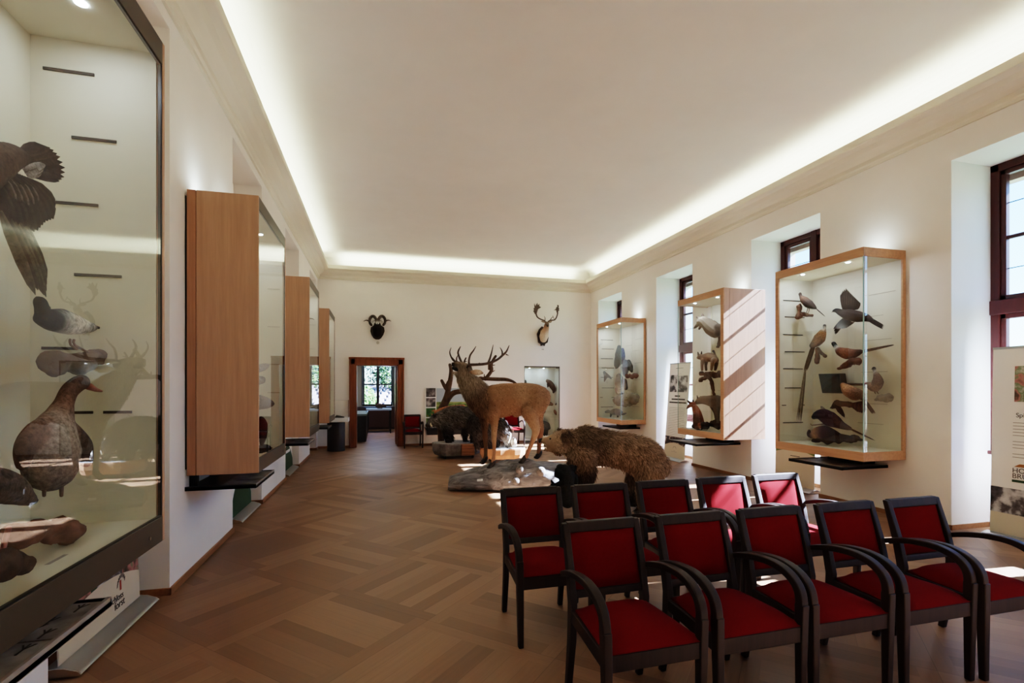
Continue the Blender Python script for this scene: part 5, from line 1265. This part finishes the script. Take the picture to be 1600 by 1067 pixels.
B2 = View(1220, 560, 6.667, X=5.72)
bird(B2, 'tan_pheasant', 'tan pheasant on a brown branch, drooping tail, below the cock pheasant', [B2.limb([(650,280,30),(700,330,62),(770,370,70),(830,380,52),(870,420,30)], [(150,104,62),(166,120,76),(120,84,56),(104,76,54),(96,74,56)], lat=.9)], GP,
     tails=[([(850,390),(860,430)], [(990,575,.06),(955,580,.06)], 5, 0.0081, [(130,100,72),(96,76,58)], 0)], wings=[([(700,470),(860,440)], [(690,500),(740,510),(800,560),(860,575)], 10, .022, [(84,48,34),(104,60,42)], 0), ([(650,470),(560,440)], [(510,520),(560,440),(600,560),(665,615)], 10, .026, [(96,62,42),(72,48,36)], .01)])
rock(B2, 'perch_branch', 'dark branch behind the tan pheasant in the pheasant case', [(560,470,26),(640,470,30),(720,480,26)], M_DRIFT, 'perch')
B3 = View(1220, 560, 6.667, X=5.60)
bird(B3, 'pheasant_cock', 'black-purple pheasant cock leaping with open feet, lower left of the pheasant case', [B3.limb([(345,610,26),(380,590,44),(440,590,70),(510,630,82),(570,660,66),(640,700,40),(720,730,20)], [(26,22,26),(30,26,34),(50,28,40),(64,30,36),(66,40,34),(70,48,38),(80,60,46)], lat=.8)], GP,
     wings=[([(470,560),(560,640)], [(415,495),(440,520),(520,570),(580,650)], 8, .020, [(134,112,86),(110,86,62)], .02)], tails=[([(700,715),(720,740)], [(975,850,.06),(985,858,.06)], 5, 0.0062, [(100,76,56),(70,54,42)], 0)], legs=[[(420,650,8),(395,610,7),(370,612,6)], [(460,680,9),(380,690,6),(320,695,4),(312,680,3)]], bills=[((170,160,140), [(335,612,7),(328,628,3)])])
bird(B3, 'pheasant_cock', 'crouching golden-flanked pheasant cock on the dark stone, bottom of the pheasant case', [B3.limb([(295,755,16),(295,790,26),(330,800,34),(380,780,66),(460,770,74),(540,790,56),(600,800,30)], [(40,26,26),(44,28,26),(40,28,26),(160,116,66),(70,36,44),(54,34,34),BD], lat=.8)], GP, tails=[([(590,780),(600,815)], [(870,845,.03),(865,855,.03)], 5, 0.0087, [(90,70,54),(66,50,42)], 0)])
rock(B3, 'dark_stone', 'long dark stone slab on the floor of the pheasant case', [(345,850,18),(440,850,30),(600,840,44),(740,835,34),(870,845,10)], M_ROCKD, 'rock')
# little tilted screen
t = thing('tilted_screen', 'small black tilted screen on the back panel of the pheasant case', 'screen', B2.P(510, 260))
a, b, c, d = B2.P(390,160,.1), B2.P(612,155,.1), B2.P(640,365,-.02), B2.P(430,360,-.02); dx = Vector((.10, 0, 0))
MB().hexa([d, c, c+dx, d+dx, a, b, b+dx, a+dx]).build('housing', M_BLACK, t, bevel=.004)
n_ = (b-a).cross(d-a).normalized(); n_ = n_ if n_.x < 0 else -n_; sh = [p+(B2.P(515,260,.04)-p)*.1+n_*.004 for p in (a, b, c, d)]
MB().quad(*sh).build('display', mat('black_display', (24, 30, 30), .08), t)

# ---- wolf, lynx and fox case
W1 = View(1050, 440, 8.89, X=5.64); W2 = View(1050, 560, 7.62, X=5.64)
GRW = (124,106,84); GRD = (84,68,54); GRL = (150,134,110)
t = bird(W1, 'wolf_head_mount', 'pale wolf head and shoulder mount, jaws open, at the top of the wolf case', [W1.limb([(600,690,95),(540,640,100),(480,580,82),(430,550,66),(395,560,56)], [GRW,GRW,GRW,GRL,GRL]), W1.limb([(390,570,48),(350,605,26),(320,636,16)], [GRL,GRW,(90,76,66)]), W1.limb([(400,620,24),(378,655,14)], [(150,110,96),(60,50,46)]), W1.limb([(430,510,32),(426,475,24),(418,450,9)], [GRW,GRD,(70,58,48)], .03, lat=.6), W1.limb([(380,515,28),(358,500,18),(336,488,7)], [GRW,GRD,(70,58,48)], -.04, lat=.6), W1.limb([(640,640,60),(640,700,60)], [GRD,GRD])], None, cat='trophy', furm=M_FUR, eyes=[(366,570,-.06,.008)], vox=.0065, smooth=1)
mb = MB(); W1.tubes(mb, [(315,640,13),(308,644,10)]); mb.build('nose', mat('wet_nose', (22,18,17), .3), t, smooth=True)
rock(W1, 'mount_branch', 'gnarled wooden mount behind the wolf head', [(590,560,20,.1),(640,620,30,.1),(650,720,26,.1),(655,800,18,.1),(640,900,26,.08)], M_DRIFT, 'mount')
LY = (138,108,78); LYD = (98,76,56)
W3 = View(1050, 440, 8.89, X=5.60)
bird(W3, 'lynx', 'spotted lynx with black-tipped tail standing on the branch in the wolf case', [W3.limb([(430,1060,50),(500,1050,66),(570,1060,60),(610,1080,40)], [LY,LY,LY,LYD], lat=.8), W3.limb([(390,1045,42),(368,1055,26),(352,1056,14)], [LY,(190,166,134),(150,120,96)], -.02), W3.limb([(366,1012,18),(360,980,9)], [LYD,BK], -.05, lat=.6), W3.limb([(408,1008,18),(411,972,9)], [LYD,BK], .04, lat=.6), W3.limb([(430,1090,32,-.05),(418,1150,22,-.06),(418,1225,17,-.06)], [LY,LY,LY]), W3.limb([(480,1090,30,.05),(468,1160,20,.06),(474,1225,17,.06)], [LYD]*3), W3.limb([(580,1090,42,-.05),(560,1150,26,-.06),(548,1220,18,-.06)], [LY,LY,LY]), W3.limb([(610,1090,40,.05),(612,1160,26,.06),(600,1220,18,.06)], [LYD]*3), W3.limb([(610,1050,14),(590,990,14),(575,965,17)], [LY,LYD,BK])], None, cat='lynx', furm=M_FUR, vox=.0065, smooth=1, eyes=[(362,1045,-.06,.006)])
rock(W2, 'lynx_branch', 'thick horizontal branch with hanging stem carrying the lynx', [(325,175,12),(370,190,20),(440,195,26),(520,195,34),(580,190,36)], M_DRIFT, 'branch'); rock(W2, 'branch_stem', 'bent wooden stem under the lynx branch', [(345,260,24),(380,230,22),(450,230,20),(475,300,20),(490,380,18),(515,450,16),(560,470,14)], M_DRIFT, 'branch')
bird(W2, 'wolf', 'grey-brown wolf standing with lowered head behind the fox', [W2.limb([(540,520,84),(480,510,74),(420,500,56),(360,495,48),(320,505,40)], [(110,90,70),(128,106,84),(136,114,90),(140,118,92),(146,124,98)], lat=.8), W2.limb([(310,515,34),(285,530,22),(270,545,12)], [(150,128,102),(160,140,116),(60,48,42)]), W2.limb([(305,470,14),(297,440,6)], [GRD,GRD], -.03, lat=.5), W2.limb([(330,470,14),(345,450,6)], [GRD,GRD], .05, lat=.5), W2.limb([(530,570,46,-.03),(540,660,26,-.03),(548,760,18,-.03)], [(104,86,68)]*3), W2.limb([(490,570,40,.08),(520,650,24,.08),(530,745,17,.08)], [(96,78,62)]*3)], None, cat='wolf', furm=M_FUR, vox=.0065, smooth=1, eyes=[(292,510,-.05,.006)])
W4 = View(1050, 560, 7.62, X=5.52)
FX = (150,84,44); FXD = (104,66,42)
bird(W4, 'red_fox', 'red fox sitting on a dark stone at the left of the wolf case', [W4.limb([(320,790,70),(310,720,66),(300,650,52),(275,590,40)], [FXD,FXD,FX,FX], lat=.9), W4.limb([(250,550,38),(215,560,24),(180,594,9)], [FX,FX,(40,30,26)]), W4.limb([(215,530,20),(184,503,9)], [FXD,BK], -.03, lat=.6), W4.limb([(252,525,20),(250,496,9)], [FXD,BK], .03, lat=.6), W4.limb([(285,650,26,-.05),(285,740,18,-.05),(290,800,14,-.05)], [FX,FXD,BK]), W4.limb([(330,790,26),(335,820,22),(338,838,10)], [FX,FX,WH], -.06)], None, cat='fox', furm=M_FUR, vox=.0065, smooth=1, eyes=[(212,552,-.05,.006)])
rock(W4, 'fox_stone', 'dark stone under the sitting fox', [(275,815,26),(330,800,44),(390,795,44),(415,810,24)], M_ROCKD, 'rock'); rock(W2, 'wolf_stone', 'dark stone under the wolf\'s feet', [(460,790,26),(510,785,40),(560,790,44)], M_ROCKD, 'rock')

# ---- grey bird case
K = View(925, 480, 5.333, X=5.70); K2 = View(925, 480, 5.333, X=5.48)
GK = 'grey birds in the farthest glazed case'
SL = (110,112,122); SB = (104,110,142)
bird(K, 'hanging_heron', 'slate-blue bird hanging head-up with folded wings, top of the grey bird case', [K.limb([(225,335,22),(225,390,44),(222,440,42),(212,480,28),(198,508,8)], [(104,106,100),(100,104,100),(96,98,96),(100,100,96),(90,88,84)], lat=.7), K.limb([(255,355,18),(258,410,26),(255,460,20)], [SB,SB,SL], .06, lat=.7)], GK, vox=.012, wings=[([(205,380),(240,380)], [(190,500),(215,505)], 6, .035, [(90,94,92),(112,116,112)], .03)])
bird(K, 'hooded_crow', 'grey and dark-winged bird on the reddish log, grey bird case', [K.limb([(275,455,22,.03),(280,500,40,.03),(275,550,26,.03)], [SL,(126,130,142),(150,152,158)], lat=.8), K.limb([(305,460,26,.1),(320,500,30,.1),(330,530,16,.1)], [(80,76,70),(72,66,60),(64,58,54)], lat=.7)], GK, vox=.012)
rock(K, 'reddish_log', 'short reddish log under the dark-winged bird in the grey bird case', [(290,570,14,.05),(330,575,20,.08),(362,570,24,.1)], M_PERCH, 'perch')
bird(K2, 'sparrowhawk', 'small brown hawk with drooping wings on the left panel of the grey bird case', [K2.limb([(102,542,12),(115,570,20),(108,600,12),(103,618,5)], [(96,78,58),(112,88,64),(120,96,70),(100,80,60)], lat=.8)], GK, vox=.009, wings=[([(108,545),(125,560)], [(140,575),(165,598)], 5, .03, [(110,86,60),(92,72,52)], .0)])
bird(K, 'eagle_owl', 'brown owl with pale belly and folded wings on the grey log, grey bird case', [K.limb([(225,580,30),(235,630,54),(245,680,42),(250,715,22)], [(110,98,84),(128,116,100),(206,198,184),(190,182,168)], lat=.8), K.limb([(270,620,30,.05),(282,670,22,.05)], [(104,90,76),(110,96,80)], lat=.7), K.limb([(205,680,14,-.05),(215,715,14,-.05),(250,718,10,-.05)], [(150,104,80),(120,90,70),(90,70,56)])], GK, vox=.012, eyes=[(213,575,-.09,.008)])
rock(K, 'grey_log', 'thick grey-green log under the owl in the grey bird case', [(200,775,26),(240,775,50),(300,770,54),(345,760,46)], mat('grey_green_log', (126,118,98), .9, noise=.3, scale=14, bump=.8), 'log')
bird(K, 'stone_marten', 'grey marten crouching on the floor of the grey bird case', [K.limb([(165,875,20,-.04),(200,870,28),(235,880,26)], [(130,122,112),(122,112,102),(110,100,92)], lat=.9), K.limb([(135,868,15,-.1),(115,872,9,-.1)], [(140,132,122),(120,110,100)]), K.limb([(240,890,12),(265,888,9),(288,883,4)], [(90,80,72)]*3), K.limb([(160,885,9,-.06),(155,910,7,-.06)], (96,86,78)), K.limb([(215,895,10),(215,912,8)], (80,72,64))], None, cat='marten', furm=M_FUR, vox=.010)

# ---- left case nearest the viewer
GLB = 'waterfowl in the nearest left case'
Q = View(0, 200, 3.335, X=-1.20)
bird(Q, 'hanging_grouse', 'large dark brown grouse hanging with fanned tail and speckled wing, cut by the left edge', [Q.limb([(-160,330,90),(-90,240,100),(0,170,92),(70,150,66),(120,155,40)], [BD,(70,54,44),(84,66,52),(76,58,46),(60,46,40)], lat=.7)], GLB,
     tails=[([(110,110),(120,170),(130,230)], [(205,82),(270,105),(315,150),(342,215),(335,255),(310,278)], 13, 0.0136, [(66,54,48),(78,64,56)], 0), ([(120,220),(140,250)], [(240,185),(215,225)], 5, .014, [(160,150,140),(120,106,94)], .02), ([(0,430),(110,470)], [(185,870,.03),(205,830,.03),(240,890,.03),(245,780,.03)], 8, .016, [(110,98,84),(84,72,60)], 0)],
     wings=[([(-60,260),(60,230),(150,270)], [(40,500),(120,545),(190,540),(235,490),(285,470),(280,400)], 18, .026, [(58,48,42),(74,62,54)], 0), ([(0,250),(130,280)], [(60,400),(140,430),(190,400)], 14, .018, [(92,78,66),(150,140,126),(74,62,54)], .03)])
Q = View(0, 420, 3.335, X=-1.22)
t = bird(Q, 'duck', 'black and white drake standing on a pale rock in the nearest left case', [Q.limb([(215,260,36),(270,270,56),(350,285,60),(430,300,40),(490,305,18)], [(40,38,36),(36,34,34),(206,198,184),(206,198,184),(60,52,48)], lat=.95), Q.limb([(240,240,26),(320,240,34),(400,262,22),(480,295,12),(548,317,4)], [(38,36,36)]*5, lat=1.1), Q.limb([(215,240,34),(208,200,28),(205,170,32),(230,180,22),(248,215,14)], [(34,34,34),(28,32,30),(26,34,30),(26,30,28),(24,26,26)], lat=.8)], GLB, vox=.008, legs=[[(365,370,7),(368,395,6),(400,418,7)], [(385,372,7),(390,398,6),(470,440,5)]], eyes=[(195,160,-.0,.006)], bills=[((46,44,42), [(245,205,16),(255,235,10),(258,246,5)])])
rock(Q, 'pale_rock', 'pale rough rock on the case wall under the black and white drake', [(265,500,42),(330,498,56),(400,495,60),(470,480,48),(535,470,22)], mat('pale_case_rock', (100,84,70), .9, noise=.4, scale=14, bump=.8))
Q = View(0, 420, 3.335, X=-1.18)
GB = (116,88,68)
t = bird(Q, 'brown_goose', 'brown goose with pinkish bill standing upright in the nearest left case', [Q.limb([(430,590,40),(405,600,44),(360,640,46),(335,700,50),(310,770,76),(280,850,120),(265,940,150),(265,1020,140)], [(84,60,48),(80,56,46),(92,66,52),(110,80,60),GB,(150,134,118),(142,128,114),(120,104,92)], lat=.8), Q.limb([(330,740,40,-.0),(190,860,70),(130,930,60),(120,1010,44)], [(140,100,68),(104,78,60),(84,64,52),(76,60,50)], lat=.7), Q.limb([(380,840,40,.03),(440,920,46,.03),(450,1000,36,.03)], [(96,74,60),(84,64,52),(72,56,48)], lat=.7)], GLB, vox=.009, bills=[((140,90,76), [(462,612,20),(495,628,12),(530,637,5)])], eyes=[(432,585,-.0,.007)], legs=[[(230,1110,12),(230,1180,9)], [(320,1110,12),(320,1180,9)]])
bird(View(0, 700, 2.907, X=-1.12), 'brown_duck', 'dark brown duck cut by the left edge, low in the nearest left case', [View(0, 700, 2.907, X=-1.12).limb([(-120,200,90),(-30,170,88),(60,190,70),(120,225,40),(160,240,16)], [BD,(84,68,56),(92,76,62),(84,68,56),BD], lat=.8)], GLB, vox=.009)
Q = View(0, 700, 2.907, X=-1.16)
rock(Q, 'brown_rock', 'flat brown rock on the floor of the nearest left case', [(50,400,36),(130,385,56),(230,375,58),(310,375,48),(350,378,16)], mat('brown_case_rock', (104,72,56), .9, noise=.4, scale=16, bump=.8))
Q = View(0, 700, 2.907, X=-1.06)
rock(Q, 'dark_brown_rock', 'dark brown rock at the left edge, front floor of the nearest left case', [(-60,540,60),(20,535,60),(90,520,42),(125,505,20)], M_ROCKD)
for nm, pts in (('bird_leg', [(40,365,12),(20,430,11),(5,520,10)]),):
    mb = MB(); Q.tubes(mb, pts); Q.tubes(mb, [(5,525,8),(-20,545,7)]); tag(mb.build('bird_leg', mat('pink_leg', (140,84,70), .5), None, smooth=True), 'pinkish leg of a cropped bird on the dark rock at the left edge', 'bird')
b = MB()
for i in range(9): b.box(-1.34+.02*i, -1.333+.02*i, 1.75, 2.0+.06*random.random(), .9452, .9456)
tag(b.build('text_panel', M_INKL), 'panel of small grey printed lines on the floor of the nearest left case', 'text panel')
tag(MB().box(-1.105, -1.09, 2.05, 2.16, .9452, .9456).build('caption_strip', M_INKL), 'short grey caption on the floor of the nearest left case', 'caption')

# ---- second left case: grey birds glimpsed at its far end
Q = View(270, 560, 3.81, X=-1.07)
for i, (pts, cols, lab) in enumerate([([(510,60,26),(545,50,22),(572,40,8)], [(150,150,150),(130,130,132),(120,120,122)], 'pale grey bird high in the second left case'), ([(510,130,30),(540,128,20)], [(140,140,142),(120,120,120)], 'small grey bird, second from the top in the second left case'), ([(515,260,46),(560,265,36),(600,270,10)], [(120,116,112),(134,130,126),(100,96,92)], 'grey bird with pointed tail in the second left case'), ([(525,360,20),(535,400,46),(535,460,40),(530,500,22)], [(74,48,38),(96,58,44),(84,52,42),(70,48,40)], 'reddish brown upright bird low in the second left case')]):
    bird(Q, 'small_bird', lab, [Q.limb(pts, cols, lat=.6)], 'birds in the second left case', vox=.01)
rock(Q, 'grey_rock', 'dark rock on the floor of the second left case', [(515,545,24),(550,545,30),(575,550,14)], M_ROCKD)

# ---- niche case in the back wall
Q = View(810, 560, 8.21, Y=13.78)
GN = 'small animals in the niche case'
bird(Q, 'polecat', 'dark marten climbing down the back of the niche case', [Q.limb([(370,285,22),(400,310,34),(430,350,40),(455,400,30),(450,435,14)], [(120,98,74),(80,64,50),(70,56,44),(64,50,40),(50,40,34)], lat=.8), Q.limb([(375,330,12),(378,365,9)], BD)], GN, cat='marten', furm=M_FUR, vox=.012)
bird(Q, 'hedgehog', 'rounded hedgehog on the upper glass shelf of the niche case', [Q.limb([(370,590,22),(400,580,28),(430,590,20)], [(140,116,90),(96,76,58),(104,84,64)], lat=.9)], GN, cat='hedgehog', furm=M_FUR, vox=.012)
bird(Q, 'dormouse', 'small rodent at the right end of the upper niche shelf', [Q.limb([(480,590,12),(492,580,18),(503,598,12)], [(110,92,72)]*3)], GN, cat='rodent', furm=M_FUR, vox=.01)
bird(Q, 'jay', 'small dark bird with raised tail on the lower niche shelf', [Q.limb([(312,670,10),(328,690,18),(345,670,8)], [(90,66,50),(70,50,40),(60,44,36)])], GN, vox=.01)
bird(Q, 'squirrel', 'reddish squirrel with bushy tail on the lower niche shelf', [Q.limb([(465,670,14),(475,695,20),(492,715,16)], [(120,84,60),(110,76,54),(100,70,50)]), Q.limb([(495,710,12),(500,690,10)], (90,62,46))], GN, cat='squirrel', furm=M_FUR, vox=.01)
bird(Q, 'young_boar', 'grey-green animal standing at the bottom of the niche case', [Q.limb([(300,830,40),(330,850,52),(365,860,46),(390,890,26)], [(84,84,76)]*4, lat=.7), Q.limb([(330,890,26),(335,980,16)], (70,70,64)), Q.limb([(365,890,26),(362,980,14)], (70,70,64))], GN, cat='animal', furm=M_FUR, vox=.014)
bird(Q, 'owl', 'dark owl behind the stag\'s back at the left of the niche case', [Q.limb([(90,285,12),(92,305,16)], [(60,50,44)]*2)], GN, vox=.01)
# ---------------------------------------------------------------- light
w = bpy.data.worlds.new('sky'); SC.world = w; w.use_nodes = True; nt = w.node_tree
bg = nt.nodes['Background']
sk = nt.nodes.new('ShaderNodeTexSky'); sk.sky_type = 'NISHITA'; sk.sun_disc = False; sk.sun_elevation = math.radians(34); sk.sun_rotation = math.radians(100); sk.air_density = 1.2; sk.dust_density = .4
mxs = nt.nodes.new('ShaderNodeVectorMath'); mxs.operation = 'MULTIPLY'; mxs.inputs[1].default_value = (.82, .96, 1.2)
nt.links.new(sk.outputs[0], mxs.inputs[0]); nt.links.new(mxs.outputs[0], bg.inputs[0]); bg.inputs[1].default_value = SKY
sun = bpy.data.lights.new('sun', 'SUN'); sun.energy = SUN; sun.angle = math.radians(.6); sun.color = (1, .97, .93)
so = bpy.data.objects.new('sun', sun); COL.objects.link(so); so.rotation_euler = Vector((-1, SUN_DY, -.72)).to_track_quat('-Z', 'Y').to_euler()
# warm white strips lying in the cove trough
zc = 4.615; IN = .14
L = [((XL+IN, (YF+YB)/2, zc), .05, YB-YF-.9, (.35, 0, 1)), ((XR-IN, (YF+YB)/2, zc), .05, YB-YF-.9, (-.35, 0, 1)),
     (((XL+XR)/2, YB-IN, zc), XR-XL-1.1, .05, (0, -.35, 1)), (((XL+XR)/2, YF+IN, zc), XR-XL-1.1, .05, (0, .35, 1))]
for (loc, sx, sy, d) in L:
    l = bpy.data.lights.new('cove_strip', 'AREA'); l.shape = 'RECTANGLE'; l.size = sx; l.size_y = sy; l.energy = COVE*max(sx, sy); l.color = (1, .91, .48); l.spread = math.radians(125)
    o = bpy.data.objects.new('cove_strip', l); COL.objects.link(o); o.location = loc
    o.rotation_euler = (PI, 0, 0) if d[0] else (PI, 0, 0)
# sky portals in the window openings guide the daylight
for (a, b) in NICHES_R:
    l = bpy.data.lights.new('window_portal', 'AREA'); l.shape = 'RECTANGLE'; l.size = b-a; l.size_y = ZN-.84; l.cycles.is_portal = True
    o = bpy.data.objects.new('window_portal', l); COL.objects.link(o); o.location = (XWIN+.14, (a+b)/2, (ZN+.84)/2); o.rotation_euler = (PI/2, 0, PI/2)
    o.rotation_euler = Vector((-1, 0, 0)).to_track_quat('-Z', 'Z').to_euler()
area('back_room_fill', (0, 16.6, 3.3), 1.6, .3, 30, (1, .86, .66), (0, 0, -1))  # added warm fill light that tempers the blue daylight beyond the door
SC.view_settings.view_transform = VIEW; SC.view_settings.look = LOOK; SC.view_settings.exposure = EXPO; SC.view_settings.gamma = 1; SC.view_settings.use_white_balance = True; SC.view_settings.white_balance_temperature = WBT; SC.view_settings.white_balance_tint = 10
SC.cycles.max_bounces = 12; SC.cycles.diffuse_bounces = 8; SC.cycles.glossy_bounces = 4; SC.cycles.transparent_max_bounces = 24; SC.cycles.transmission_bounces = 4
SC.cycles.caustics_reflective = False; SC.cycles.caustics_refractive = False; SC.cycles.sample_clamp_indirect = 6; SC.cycles.use_denoising = True
